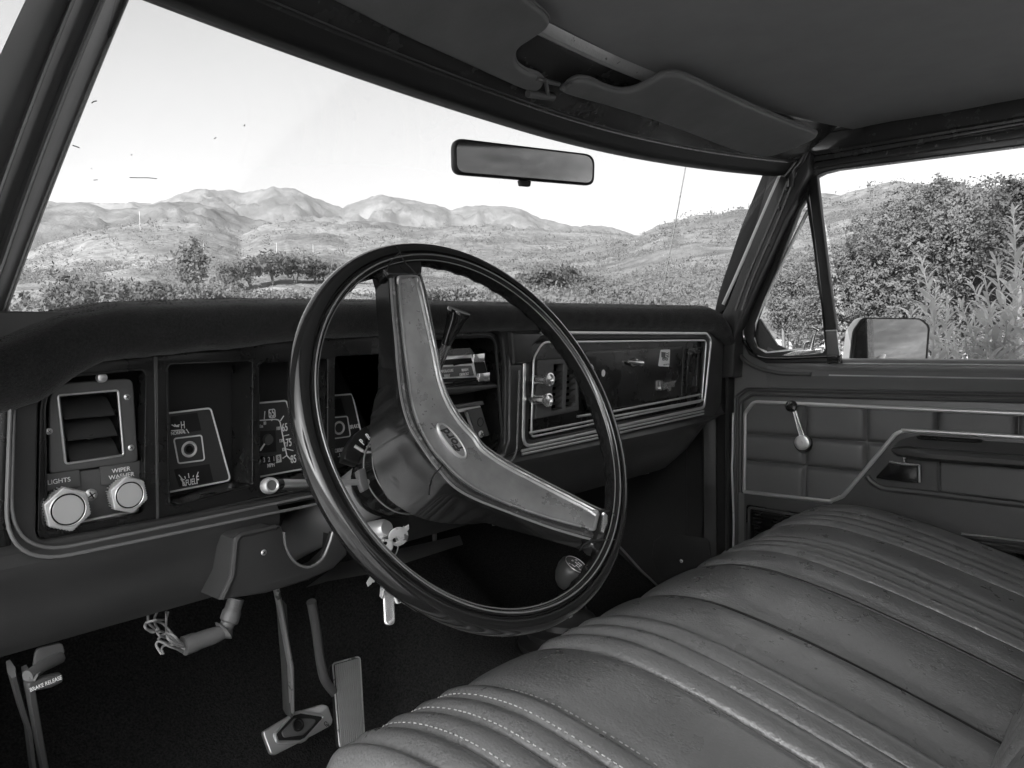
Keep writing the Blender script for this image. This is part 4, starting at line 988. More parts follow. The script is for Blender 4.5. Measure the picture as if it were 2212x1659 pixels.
# armrest
g = G(); rings = []
AT = DP.px(K4((1345, 770), (1400, 715), (1480, 690), (2210, 735), (3000, 785))); AB = DP.px(K4((1345, 790), (1400, 815), (1480, 826), (2210, 880), (3000, 935)))
for i in range(60):
    t = i / 59; a = lerp(AT[0][0], .28, t ** 1.15)
    zt = interp(a, [p[0] for p in AT], [p[1] for p in AT]); zb = interp(a, [p[0] for p in AB], [p[1] for p in AB]); k = min(1, (t * 7) ** .6) if t > 0 else 0
    pr = [(zt, .002), (lerp(zt, zb, .12), .016 * k + .003), (lerp(zt, zb, .30), .034 * k + .003), (lerp(zt, zb, .38), .040 * k + .003), (lerp(zt, zb, .46), .041 * k), (lerp(zt, zb, .50), .050 * k + .002), (lerp(zt, zb, .62), .055 * k + .002), (lerp(zt, zb, .82), .054 * k + .002), (lerp(zt, zb, .97), .046 * k), (zb, .03 * k), (zb, .002)]
    rings.append([DP.p(a, b, c) for b, c in pr])
g.loft(rings, M['trimplastic'])
sl0 = K4((1520, 700), (1545, 694), (1900, 716), (1925, 722), (1890, 730), (1560, 708))
g.tube(P3(DP, smooth(DP.px(sl0, .022), 4, True), .022), .0022, M['black'], closed=True, n=6)
g.obj('armrest', door, 'long moulded armrest with a finger slot')
# raised lower lip and handle recess
g = G()
for pts, r in ((((1190, 950), (1215, 985), (1300, 1032), (1480, 1052), (1700, 1078), (2210, 1140), (3000, 1235)), .0065), (((1655, 850), (1660, 1050)), .0035)):
    g.tube(P3(DP, smooth(DP.px(K4(*pts)), 4), .004), r, M['trimplastic'], n=8)
g.plate(DP, rnd(DP.px(K4((1668, 850), (3000, 960), (3000, 1215), (2210, 1118), (1668, 1050))), .006), .010, M['vinyl'], bev=.004, top=.009)
g.obj('grip_panel', door, 'padded panel below the armrest')
g = G()
hp_ = rnd(DP.px(K4((1240, 965), (1335, 858), (1525, 878), (1527, 996), (1480, 994)), .008), [.003, .004, .002, .002, 0])
g.plate(DP, hp_, .012, M['gloss'], bev=.003, top=.016)
g.tube(P3(DP, DP.px(K4((1332, 858), (1400, 872), (1525, 880)), .016), .017), .0030, M['chrome'], n=8)
g.tube(P3(DP, DP.px(K4((1525, 880), (1527, 994)), .016), .016), .0022, M['satin'], n=8)
g.tube([DP.p(*DP.px(K4(1430, 862), .012), .012), DP.p(*DP.px(K4(1428, 830), .02), .02), DP.p(*DP.px(K4(1455, 832), .03), .03)], .0030, M['chrome'], n=8)
g.obj('door_handle', door, 'dark flap door handle with a chrome top edge')
g = G()
a, b = DP.px(K4(775, 738)); F = DP.at(a, b, .004)
g.lathe(F, [(.020, 0), (.0205, .006), (.018, .010)], M['black'], n=32)
a2, b2 = DP.px(K4(765, 733), .03); F = DP.at(a2, b2, .0)
g.lathe(F, [(0, .040), (.003, .0405), (.0035, .0395), (.0085, .0392), (.009, .0400), (.0125, .0396), (.013, .0385), (.0160, .0375), (.0165, .034), (.0150, .020), (.010, .012)], M['satin'], n=40)
k2 = DP.px(K4(690, 497), .05); k1 = DP.px(K4(760, 690), .04)
for s in (-.0035, .0035):
    g.tube([DP.p(a2 + s * 1.5, b2 + .010, .032), DP.p(lerp(a2, k2[0], .5) + s, lerp(b2, k2[1], .5), .034), DP.p(k2[0] + s * .7, k2[1] - .008, .036)], .0024, M['chrome'], n=8)
g.plate(DP, [(a2 - .006, b2 + .008), (a2 + .006, b2 + .008), (k2[0] + .004, k2[1] - .008), (k2[0] - .004, k2[1] - .008)], .003, M['satin'], bev=.001, top=.034)
g.obj('window_crank', door, 'chrome window crank with a black knob')
g = G(); F = DP.at(k2[0], k2[1], .034); g.lathe(F, [(.006, 0), (.0085, .004), (.0125, .012), (.0128, .018), (.011, .022), (.006, .0228), (.005, .021), (0, .021)], M['gloss'], n=28); g.obj('crank_knob', door)
# speaker grille
g = G()
q = DP.px(K4((400, 1135), (2300, 1370))); x0, z1 = q[0]; x1 = .12
g.plate(DP, rnd([(x0, z1), (x1, z1 - .02), (x1, -.56), (x0, -.56)], .008), .006, M['black'], bev=.002, top=.0055)
for i in range(24):
    z = z1 - .014 - i * .0078; xs = [x0 + .016, x0 + .028, x1 - .01]
    g.tube([DP.p(xs[0], z - .001, .005), DP.p(xs[1], z, .009), DP.p(xs[2], z - .018, .009)], [.0022, .0028, .0028], M['black'], n=6)
fr_ = rnd([(x0 + .008, -.56), (x0 + .008, z1 - .006), (x1, z1 - .026)], [0, .006, 0], 5, False)
g.tube(P3(DP, fr_, .007), .003, M['trimplastic'], n=6)
g.obj('speaker_grille', door, 'black ribbed grille low on the door')
g = G()
for k in range(4): g.tube([PX(K4(1800 - 10 * k, 1330 + 26 * k), x=1.69), PX(K4(2210, 1378 + 26 * k), x=1.69), PX(K4(2900, 1460 + 26 * k), x=1.69)], .0022, M['satin' if k == 0 else 'dashplastic'], n=6)
g.obj('kick_trim', door)
# window frame of the door
g = G(); WFm = side(1.695)
up_ = WFm.px(N4((470, 405), (520, 372), (700, 340), (1705, 180), (2600, 40), (2600, 160), (1705, 318), (640, 455), (560, 475), (527, 492), (440, 545)))
g.plate(WFm, up_, .03, M['paint'], bev=.004, top=-.002)
g.plate(WFm, WFm.px(N4((490, 425), (560, 410), (1705, 225), (2600, 80), (2600, 130), (1705, 275), (700, 420), (500, 458))), .004, M['wornpaint'], bev=.0015, top=.001)
g.obj('window_frame', door, 'upper door frame with worn paint')
g = G(); VR = side(1.700)
outer = VR.px(N4((462, 520), (400, 640), (310, 830), (215, 1040), (135, 1230), (98, 1340), (98, 1430), (140, 1510), (240, 1560), (660, 1556), (650, 1505), (600, 1480), (540, 1100), (500, 760), (478, 620), (505, 500)))
inner = VR.px(N4((466, 618), (474, 700), (500, 860), (545, 1180), (574, 1478), (440, 1482), (235, 1502), (185, 1470), (168, 1420), (175, 1330), (215, 1220), (320, 960), (430, 680)))
g.plate(VR, outer, .022, M['rubber'], bev=.003, holes=[inner], top=.0)
g.tube(P3(VR, smooth(VR.px(N4((455, 560), (300, 880), (180, 1140), (118, 1320), (118, 1420), (170, 1500), (270, 1530), (600, 1520))), 4), .001), .0032, M['gloss'], n=8)
g.tube(P3(VR, smooth(VR.px(N4((70, 1300), (62, 1400), (85, 1500), (160, 1570), (300, 1612), (500, 1622))), 5), .000), .0050, M['trimplastic'], n=10)
vr = g.obj('vent_window', door, 'triangular vent window with black rubber frame')
g = G()
cf = rnd(VR.px(N4((480, 690), (395, 860), (290, 1075), (190, 1290), (165, 1400), (185, 1475), (250, 1500), (440, 1482), (568, 1476)), -.008), [0, 0, .02, .02, .02, .02, .02, 0, 0], 5, False)
g.tube(P3(VR, cf, -.008), .0040, M['satin'], n=8)
g.obj('vent_frame', door, 'bright frame of the vent glass')
g = G(); g.add(P3(VR, VR.px(N4((470, 610), (580, 1490), (220, 1510), (160, 1440), (165, 1330))), -.012), [(0, 1, 2, 3, 4)], M['glass']); g.obj('vent_glass', door)
g = G(); 
g.plate(VR, VR.px(N4((474, 480), (530, 488), (556, 720), (600, 1080), (642, 1372), (583, 1372), (545, 1040), (510, 770))), .02, M['rubber'], bev=.003, top=.004)
g.obj('division_bar', door, 'black upright bar between vent and door window')
g = G(); g.plate(VR, VR.px(N4((582, 1370), (645, 1370), (662, 1510), (590, 1510))), .004, M['clearplate'], bev=.001, top=.003); g.tube(P3(VR, VR.px(N4((582, 1374), (645, 1372))), .004), .0018, M['satin']); g.tube(P3(VR, VR.px(N4((645, 1372), (663, 1512))), .004), .0014, M['satin'])
g.plate(VR, VR.px(N4((586, 1512), (668, 1508), (672, 1560), (590, 1560))), .01, M['gloss'], bev=.002, top=.004); g.obj('bar_bracket', door)
g = G()
L0 = [VR.p(*VR.px(N4(*q), .012), .012) for q in ((495, 1480), (505, 1430), (522, 1370))]
g.tube(L0, [.006, .0042, .0036], M['chrome'], n=10); g.tube([VR.p(*VR.px(N4(*q), .014), .014) for q in ((500, 1352), (518, 1356), (540, 1372))], [.003, .005, .003], M['chrome'], n=10)
g.tube([VR.p(*VR.px(N4(*q), .01), .01) for q in ((450, 1475), (462, 1440), (490, 1435))], .0046, M['chrome'], n=10)
for k in range(5): g.tube([VR.p(*VR.px(N4(468 + 3 * k, 1430 - 14 * k), .008), .008), VR.p(*VR.px(N4(494 + 2 * k, 1424 - 14 * k), .008), .008)], .0014, M['satin'], n=6)
g.plate(VR, smooth(VR.px(N4((330, 1520), (400, 1490), (450, 1480), (560, 1470), (570, 1500), (500, 1512))), 3, True), .008, M['chrome'], bev=.002, top=.006)
g.obj('vent_latch', door, 'chrome latch of the vent window')
g = G(); g.add([(1.735, .52, -.066), (1.735, -.28, -.066), (1.72, -.28, .345), (1.72, .60, .345)], [(0, 1, 2, 3)], M['glass']); g.obj('window_glass', door)
g = G(); g.box(side(1.80), -.82, .30, -.80, -.075, -.01, .0, M['bodypaint']); g.box(side(1.80), -.80, .28, -.078, -.070, -.004, .02, M['chrome']); g.obj('door_skin', door)

# ---- kick panel and door jamb
g = G(); KF = side(1.700)
g.plate(KF, [(-1.30, .0), (-1.30, -.68), (-.90, -.68), (-.90, 0)], .01, M['dashplastic'])
jp = lambda x: KF.px(K4(x, 900))[0]
prof_ = [(-.905, -.004), (jp(100), 0), (jp(118), .004), (jp(132), .010), (jp(146), .006), (jp(160), .002), (jp(196), -.004), (jp(204), .006), (jp(214), .008), (jp(224), -.012), (jp(244), -.022), (jp(256), -.004), (jp(268), .004), (jp(284), .004), (jp(290), -.020), (-.74, -.03)]
g.loft([[KF.p(a, z, c) for a, c in prof_] for z in (.05, -.1, -.3, -.5, -.70)], M['dashplastic'])
kick = g.obj('kick_panel', truck, 'side panel in the passenger footwell with a plain cover plate')
g = G(); KC = side(1.692)
co_ = rnd(KC.px(N2((112, 262), (160, 222), (230, 222), (405, 245), (425, 268), (430, 420), (300, 560), (205, 525), (130, 440), (100, 360))), .01)
g.plate(KC, co_, .004, M['dashplastic'], bev=.001, top=.002); g.tube(P3(KC, co_, .002), .0008, M['dashplastic'], closed=True, n=6)
a, b = KC.px(N2(266, 373)); screw(g, KC, a, b, .002, .0045, M['satin']); g.obj('cover_plate', kick)
# cable hanging under the dash
g = G(); g.tube(smooth([PX(p, y=.95) for p in K0((1290, 1130), (1345, 1188), (1385, 1232), (1432, 1278), (1470, 1330))], 4), .0028, M['wire'], n=8); g.obj('hanging_cable', truck, 'thin light cable hanging down to the passenger floor')
# under-dash structure
g = G()
zz = -.295
g.add([PX(p, z=zz) for p in N3((300, 905), (430, 868), (700, 820), (1215, 655), (1195, 600), (800, 690), (500, 760))], [(0, 1, 2, 3, 4, 5, 6)], M['trimplastic'])
g.tube([PX(p, y=.84) for p in N3((800, 560), (1030, 505), (1110, 480))], .006, M['armpaint'], n=6); g.tube([PX(p, y=.84) for p in N3((1120, 540), (1180, 450))], .008, M['armpaint'], n=6)
g.tube([PX(p, y=.86) for p in N3((1047, 520), (1050, 645))], .004, M['armpaint'], n=6); g.tube([PX(p, y=.9) for p in N3((1230, 525), (1330, 505))], .003, M['steel'], n=6)
g.tube([PX(p, y=.9) for p in N3((1390, 535), (1425, 532))], .004, M['steel'], n=6)
g.tube([PX(p, y=.92) for p in K0((1350, 1030), (1400, 1020))], .004, M['steel'], n=6)
g.box(dash(.9), .15, 1.40, -.27, -.05, -.08, 0, M['matte'])
g.obj('dash_brace', truck, 'metal brace under the dashboard')

# ---- floor, firewall, tunnel
g = G(); rr = []
for i in range(81):
    x = .12 + (1.72 - .12) * i / 80; tun = .15 * math.exp(-((x - .98) / .17) ** 4)
    prof2 = [(-.45, -.68), (.3, -.68), (.85, -.675), (.95, -.66), (1.05, -.61), (1.18, -.52), (1.26, -.42), (1.28, -.2), (1.28, .0)]
    row = [Vector((x, y, z + tun * (1 if y < 1.2 else .3) + .006 * noise.noise(Vector((x * 9, y * 9, z * 9))))) for y, z in smooth(prof2, 4)]
    rr.append(row)
g.loft(rr, M['carpet']); g.obj('floor_carpet', truck, 'black carpet over floor, tunnel and firewall')
g = G(); g.box(side(.12), -1.30, -.80, -.70, .02, -.01, 0, M['dashplastic']); g.obj('kick_panel', truck, 'driver side footwell panel')

# ---- transfer case lever
g = G(); kp = PX(K0(1237, 1232), y=.735)
g.tube([kp + Vector((0, .0, -.02)), kp + Vector((.0, .012, -.10)), kp + Vector((.005, .03, -.22))], .0075, M['steel'], n=10)
lv = g.obj('transfer_lever', truck, 'floor lever with a round grey knob')
g = G(); F = Frame(kp, (1, .2, 0), (0, .45, -.0) if False else (-.1, .85, .5))
if F.n.z < 0: F = Frame(kp, (1, .2, 0), (.1, -.85, -.5))
F = Frame(kp, (1, .25, .0), Vector((-.1, .45, .30)))
g.lathe(F, [(.010, -.034), (.017, -.028), (.0235, -.016), (.0262, -.002), (.0250, .008), (.0215, .0125), (.0195, .0120), (0, .0122)], M['knobgrey'], n=40)
g.lathe(F, [(.0192, .0124), (.0200, .0134), (.0208, .0122)], M['satin'], n=40)
for pts in (((-.010, .005), (-.010, -.001), (-.003, -.001), (-.003, -.006), (.004, -.006)), ((-.003, -.001), (.004, -.001), (.004, -.006), (.010, -.006)), ((.004, .005), (.004, -.001)), ((.010, .002), (.010, -.006))):
    g.tube([F.p(a, b, .0125) for a, b in pts], .0007, M['white'], n=5)
for a, b, s in ((-.013, .008, '4L'), (.002, .009, '4H'), (.012, .006, '2H'), (-.006, -.010, 'N')): g.text(F, s, .0055, M['white'], a=a, b=b, c=.0126, t=.0001, sx=.9)
g.obj('lever_knob', lv, 'round grey knob with a shift diagram on top')
g = G(); bp_ = Vector((kp.x + .02, kp.y + .03, -.56))
rings = []
for k in range(12):
    r = lerp(.11, .03, k / 11) * (1 + .12 * (k % 2)); rings.append([bp_ + Vector((math.cos(2 * math.pi * i / 24) * r, math.sin(2 * math.pi * i / 24) * r, k * .0095)) for i in range(25)])
g.loft(rings, M['rubber']); g.obj('lever_boot', lv, 'black pleated rubber boot')

# ================================================================ BENCH SEAT
GR = [.400, .432, .470, .508, .545, .580, .718, .760, .797, .838, .945, 1.130, 1.225, 1.258, 1.292, 1.328, 1.450, 1.485, 1.525, 1.570, 1.652]
SP = [(.44, -.660), (.55, -.62), (.572, -.54), (.588, -.47), (.592, -.425), (.584, -.400), (.562, -.385), (.520, -.3735), (.47, -.3700), (.42, -.3755), (.35, -.389), (.28, -.407), (.20, -.430), (.13, -.452), (.06, -.475), (-.02, -.50)]
def bulge(x):
    for i in range(len(GR) - 1):
        if GR[i] <= x <= GR[i + 1]:
            w_ = GR[i + 1] - GR[i]; t = (x - GR[i]) / w_
            if w_ < .05: return .0145 * (max(0, 4 * t * (1 - t))) ** .45
            return .0105 * (1 - abs(2 * t - 1) ** 7) ** .8 + .003 * math.sin(math.pi * t)
    return 0
def seatpt(x, s):
    """s 0..1 from the lower front edge over the crown to the rear"""
    pass
sp = smooth(SP, 8); sn = []
for i in range(len(sp)):
    a = Vector(sp[max(i - 1, 0)]); b = Vector(sp[min(i + 1, len(sp) - 1)]); d = (b - a).normalized(); sn.append(Vector((d.y, -d.x)))
def endround(x):
    e = max(0, (.430 - x) / .03, (x - 1.625) / .03); return -.016 * min(e, 1.6) ** 2
xs = []
for i in range(len(GR) - 1):
    w_ = GR[i + 1] - GR[i]; k = 10 if w_ < .05 else 26
    xs += [GR[i] + w_ * (.5 - .5 * math.cos(math.pi * j / k)) for j in range(k)]
xs = [.392, .395] + xs + [1.652, 1.656, 1.659]
g = G(); rr = []
for x in xs:
    row = []
    for j, (y, z) in enumerate(sp):
        fade = min(1, max(0, (j - 18) / 26)); h = bulge(x) * (.35 + .65 * fade) + endround(x) + .0016 * noise.noise(Vector((x * 5, y * 5, 3)))
        n = sn[j]; row.append(Vector((x, y + n.x * h, z + n.y * h)))
    rr.append(row)
g.loft(rr, M['seat'])
for xe in (.392, 1.659):
    g.add([Vector((xe, y, z - .026)) for y, z in sp] + [Vector((xe, -.02, -.66))], [tuple(range(len(sp) + 1))], M['seat'])
seat = g.obj('bench_seat', truck, 'wide bench seat in grey pleated vinyl with dark piping', ang=80)
for x, lab in ((.945, 'dark piping seam nearest the driver'), (1.130, 'dark piping seam nearest the passenger door')):
    g = G(); pts = [Vector((x, y + sn[j].x * .004, z + sn[j].y * .004)) for j, (y, z) in enumerate(sp) if j > 14]
    g.tube(pts, .0036, M['piping'], n=8); g.tube([p + Vector((.0052, 0, -.002)) for p in pts], .0022, M['matte'], n=6); g.obj('piping', seat, lab)
g = G(); pts = [Vector((1.652, y + sn[j].x * .002, z + sn[j].y * .002)) for j, (y, z) in enumerate(sp) if j > 14]; g.tube(pts, .0032, M['seat'], n=8); g.obj('piping', seat, 'grey edge piping beside the passenger door')
for x in (.4705, .5085, .5455, .5805):
    g = G(); acc_ = 0; prev = None; on = True
    dense = smooth([(y, z) for y, z in sp[28:104]], 3)
    for j in range(len(dense) - 1):
        y, z = dense[j]; jj = min(28 + j // 3, len(sn) - 1); n = sn[jj]
        hb = .0016 + bulge(x + .0035) * min(1, .35 + .65 * max(0, (jj - 18) / 26)) + .0006; p = Vector((x + .0035, y + n.x * hb, z + n.y * hb)); 
        if prev is not None: acc_ += (p - prev).length
        if acc_ > .0062: acc_ = 0; g.tube([p, p + (p - prev).normalized() * .0036], .00062, M['stitch'], n=4)
        prev = p
    g.obj('stitching', seat, kind='stuff')
# backrest
BP = [(-.02, -.50), (.075, -.478), (.104, -.45), (.104, -.41), (.080, -.35), (.052, -.29), (.012, -.16), (-.035, -.03), (-.065, .05), (-.10, .08), (-.14, .07), (-.17, .0), (-.15, -.45)]
bsp = smooth(BP, 5); g = G(); rr = []
for x in xs:
    row = []
    for j, (y, z) in enumerate(bsp):
        f = min(1, j / 8, max(0, (45 - j) / 8)); h = bulge(x) * f + endround(x); row.append(Vector((x, y + h * .97, z + h * .2)))
    rr.append(row)
g.loft(rr, M['seat']); back = g.obj('seat_backrest', truck, 'pleated grey vinyl backrest of the bench', ang=80)
for x in (.945, 1.130):
    g = G(); g.tube([Vector((x, y + .004, z)) for y, z in bsp[4:44]], .0036, M['piping'], n=8); g.obj('piping', back)

# ---- rear wall, rear window, body outside the cab
g = G(); F = Frame((0, -.44, 0), (1, 0, 0), (0, 0, 1))
g.plate(F, [(.12, -.72), (1.80, -.72), (1.80, .46), (.12, .46)], .02, M['trimplastic'], holes=[rect(.25, -.01, 1.66, .36, .05)]); g.obj('rear_wall', truck, 'rear wall of the cab with its window opening')
g = G(); g.add([(.25, -.45, -.01), (1.66, -.45, -.01), (1.66, -.45, .36), (.25, -.45, .36)], [(0, 1, 2, 3)], M['glass']); g.obj('rear_window', truck)
g = G(); g.box(side(1.80), .30, .46, -.80, .46, -.02, .10, M['paint']); g.obj('rear_pillar', truck, 'passenger side rear pillar')
g = G(); g.box(side(.16), .30, .46, -.80, .46, -.03, .04, M['paint']); g.obj('rear_pillar', truck, 'driver side rear pillar')
g = G(); rr = []
for i in range(31):
    x = .10 + 1.70 * i / 30; e = abs((x - .95) / .85)
    rr.append([Vector((x, y, z - .05 * e ** 4 + (.012 if .35 < e < .55 else 0))) for y, z in ((1.02, -.045), (1.20, -.06), (1.26, -.05), (1.8, -.09), (2.3, -.13), (2.42, -.17), (2.44, -.5))])
g.loft(rr, M['bodypaint']); g.obj('hood', truck, 'pale painted hood in front of the windshield')
for xx, s in ((.10, 1), (1.80, -1)):
    g = G(); g.loft([[Vector((xx + s * a, y, z)) for a, z in ((.05, -.08), (0, -.12), (-.01 * s * s, -.3), (0, -.85))] for y in (.86, 1.2, 1.8, 2.4)], M['bodypaint'])
    g.obj('fender', truck)
g = G(); ab = PX(K0(1425, 664), x=1.62); at_ = PX(K0(1485, 340), x=1.66)
d_ = (at_ - ab); g.tube([ab - d_ * .55, ab, at_, at_ + d_ * 1.1], [.0022, .0018, .0014, .001], M['steel'], n=6); g.tube([ab - d_ * .6, ab - d_ * .5], .008, M['black'])
g.obj('antenna', truck, 'thin whip radio antenna outside the windshield')

# ---- outside mirror
mp0 = PX(N4(945, 1420), x=1.97); OF = Frame(mp0, Vector((.76, -.65, 0)), (0.02, 0.03, 1))
if OF.n.x > 0: OF = Frame(mp0, Vector((-.62, .75, 0)), (0, 0, 1))
o1 = rnd(OF.px(N4((712, 1600), (738, 1372), (790, 1298), (1120, 1302), (1172, 1345), (1152, 1600))), [.01, .03, .02, .03, .02, .01])
g = G(); g.plate(OF, o1, .035, M['satin'], bev=.006, top=-.002); g.plate(OF, o1, .010, M['rubber'], bev=.003, top=.002)
sm = g.obj('side_mirror', truck, 'rectangular outside mirror with a chrome shell')
cx = sum(p[0] for p in o1) / len(o1); cy = sum(p[1] for p in o1) / len(o1)
g = G(); g.plate(OF, [(cx + (p[0] - cx) * .92, cy + (p[1] - cy) * .93) for p in o1], .001, M['mirror'], top=.003); g.obj('mirror_glass', sm)
g = G(); g.tube([OF.p(cx, cy - .02, -.02), Vector((1.86, mp0.y + .02, -.14)), Vector((1.80, mp0.y + .02, -.18))], .010, M['chrome'], n=10); g.obj('mirror_arm', sm)
# ================================================================ THE LAND OUTSIDE (greys)
import array
def landmat(name, lo, hi, sc1, sc2, thr=.5, bumpd=.3, bsc=.5, spot=None):
    m = bpy.data.materials.new(name); m.use_nodes = True; t = m.node_tree; N = t.nodes; L = t.links; b = N['Principled BSDF']
    b.inputs['Roughness'].default_value = 1; b.inputs['Specular IOR Level'].default_value = .05
    geo = N.new('ShaderNodeNewGeometry')
    def nz(s, d=6, r=.65):
        n = N.new('ShaderNodeTexNoise'); n.inputs['Scale'].default_value = s; n.inputs['Detail'].default_value = d; n.inputs['Roughness'].default_value = r; L.new(geo.outputs['Position'], n.inputs['Vector']); return n.outputs['Fac']
    a = N.new('ShaderNodeMapRange'); L.new(nz(sc1), a.inputs[0]); a.inputs[1].default_value = thr - .07; a.inputs[2].default_value = thr + .07
    c = N.new('ShaderNodeMapRange'); L.new(nz(sc2, 4), c.inputs[0]); c.inputs[1].default_value = .35; c.inputs[2].default_value = .65; c.inputs[3].default_value = .65; c.inputs[4].default_value = 1.25
    mx = N.new('ShaderNodeMix'); mx.data_type = 'FLOAT'; L.new(a.outputs[0], mx.inputs[0]); mx.inputs[2].default_value = lo; mx.inputs[3].default_value = hi
    mu = N.new('ShaderNodeMath'); mu.operation = 'MULTIPLY'; L.new(mx.outputs[0], mu.inputs[0]); L.new(c.outputs[0], mu.inputs[1]); L.new(mu.outputs[0], b.inputs['Base Color'])
    bp = N.new('ShaderNodeBump'); bp.inputs['Strength'].default_value = .8; bp.inputs['Distance'].default_value = bumpd; L.new(nz(bsc, 5), bp.inputs['Height']); L.new(bp.outputs[0], b.inputs['Normal'])
    return m
M['land_near'] = landmat('dry_grass_ground', .20, .36, 1.6, .25, .50, .10, 6)
M['land_mid'] = landmat('scrub_hillside', .11, .17, .28, .02, .50, .6, .5)
M['land_far'] = landmat('far_mountain_slopes', .075, .115, .022, .006, .52, 7, .03)
M['road'] = landmat('pale_track', .15, .20, .5, .1)
def leafmat(name, lo, hi, sc, trans=.5):
    m = bpy.data.materials.new(name); m.use_nodes = True; t = m.node_tree; N = t.nodes; L = t.links; N.clear()
    o = N.new('ShaderNodeOutputMaterial'); d = N.new('ShaderNodeBsdfDiffuse'); tr = N.new('ShaderNodeBsdfTranslucent'); mx = N.new('ShaderNodeMixShader'); mx.inputs[0].default_value = trans
    geo = N.new('ShaderNodeNewGeometry'); n = N.new('ShaderNodeTexNoise'); n.inputs['Scale'].default_value = sc; n.inputs['Detail'].default_value = 4; L.new(geo.outputs['Position'], n.inputs['Vector'])
    r = N.new('ShaderNodeMapRange'); L.new(n.outputs['Fac'], r.inputs[0]); r.inputs[1].default_value = .35; r.inputs[2].default_value = .65; r.inputs[3].default_value = lo; r.inputs[4].default_value = hi
    L.new(r.outputs[0], d.inputs[0]); L.new(r.outputs[0], tr.inputs[0]); L.new(d.outputs[0], mx.inputs[1]); L.new(tr.outputs[0], mx.inputs[2]); L.new(mx.outputs[0], o.inputs[0]); return m
M['leaf'] = leafmat('broad_leaf', .13, .18, 3, .52); M['leafdark'] = leafmat('dark_leaf', .10, .14, 1.5, .52); M['leafmid'] = leafmat('scrub_leaf', .14, .18, .6, .52)
M['leafpale'] = leafmat('pale_narrow_leaf', .62, .80, 9, .35); M['bark'] = mat('bark', .10, .9, bump=[('n', 30, .6, .01)]); M['pole'] = mat('pale_pole', .42, .7)

def azt(p):
    d = ray(p); return (math.degrees(math.atan2(d.x, d.y)), d.z / math.hypot(d.x, d.y))
def sil(pts): return sorted(azt(p) for p in pts)
S_far = sil([(-400, 440), (95, 428), (150, 431), (205, 437), (250, 437), (290, 430), (330, 433), (357, 424), (385, 412), (430, 401), (475, 402), (500, 408), (522, 415), (560, 408), (590, 399), (605, 403), (635, 402), (665, 410), (700, 424), (738, 440), (760, 431), (780, 425), (825, 417), (852, 424), (880, 425), (905, 430), (940, 434), (965, 444), (975, 449), (1000, 441), (1030, 435), (1075, 437), (1110, 443), (1140, 452), (1170, 467), (1200, 478), (1235, 487), (1270, 481), (1300, 482), (1330, 489), (1385, 505), (1500, 520), (2300, 560)])
S_rid = sil([(-400, 430), (95, 427), (150, 430), (190, 436), (235, 448), (300, 447), (350, 436), (400, 434), (430, 437), (480, 452), (540, 468), (600, 478), (680, 482), (760, 470), (850, 480), (920, 486), (1000, 478), (1100, 486), (1200, 492), (1300, 500), (1400, 510), (2300, 560)])
S_mid = sil([(-400, 560), (40, 560), (100, 530), (200, 497), (300, 482), (360, 479), (430, 484), (490, 497), (520, 508), (560, 492), (620, 481), (700, 480), (760, 490), (840, 494), (900, 497), (980, 490), (1080, 494), (1180, 500), (1280, 503), (1400, 512), (2300, 560)])
S_hil = sil([(700, 640), (900, 605), (1050, 575), (1150, 556), (1250, 540), (1330, 522), (1385, 506), (1420, 488), (1460, 476), (1500, 463), (1550, 458), (1620, 455), (1700, 438), (1780, 424), (1850, 414), (1930, 408), (2020, 404), (2212, 402)])
def at_(S, a): return interp(a, [q[0] for q in S], [q[1] for q in S])
A0, A1 = azt((-120, 600))[0], azt((2330, 600))[0]
def fbm(x, y, z, o=4):
    v = 0; am = 1
    for _ in range(o): v += am * noise.noise(Vector((x, y, z))); x *= 2.03; y *= 2.03; am *= .5
    return v
def land(az, r):
    """height of the ground at azimuth az (degrees from +y towards +x) and distance r"""
    a = max(A0, min(A1, az)); x, y = r * math.sin(R(az)), r * math.cos(R(az))
    yb = [(3, -1.45 / 3), (8, -1.15 / 8), (16, azt((1106, 706))[1] * .6), (30, .028), (60, .054), (110, .078), (240, at_(S_mid, a) * .62), (520, at_(S_mid, a)), (700, at_(S_mid, a) - .022), (1300, at_(S_rid, a)), (1650, at_(S_rid, a) - .03), (2600, at_(S_far, a)), (3400, at_(S_far, a) - .08)]
    lr = math.log(max(r, 3)); t = yb[-1][1]
    for i in range(1, len(yb)):
        if r <= yb[i][0]:
            f = (lr - math.log(yb[i - 1][0])) / (math.log(yb[i][0]) - math.log(yb[i - 1][0])); f = max(0, min(1, f)); f = f * f * (3 - 2 * f) if i > 7 else f
            t = lerp(yb[i - 1][1], yb[i][1], f); break
    # the hill on the passenger side
    th = at_(S_hil, a); rc = interp(a, [S_hil[0][0], S_hil[-1][0]], [330, 120])
    if a > S_hil[0][0]:
        if r <= rc: f = max(0, (lr - math.log(22)) / (math.log(rc) - math.log(22))); hh = lerp(.02, th, min(1, f) ** .8)
        else: hh = th - .10 * math.log(r / rc)
        if r > 22: t = max(t, hh)
    z = t * r
    if r < 3: z = -1.45
    amp = min(.03 * r, 2.5) * (1 if r > 8 else r / 8 * .3)
    if r > 8: z += amp * .5 * fbm(x / 14, y / 14, 1)
    if 150 < r < 800: z += 2.5 * fbm(x / 60, y / 60, 2)
    if r > 800:
        q = fbm(x / 330, y / 330, 7, 5); cr = 1 - .75 * math.exp(-((r - 2600) / 160) ** 2) - .7 * math.exp(-((r - 1300) / 80) ** 2)
        q2 = fbm(x / 120, y / 120, 3, 4); z += (-abs(q) * .046 - abs(q2) * .014 * (.4 + .6 * cr)) * r * cr - abs(q2) * .004 * r
    return z
azs = []; a = A0
while a < A1: azs.append(a); a += .17
a = A1
while a < A0 + 360: azs.append(a); a += 2.5
azs.append(A0 + 360)
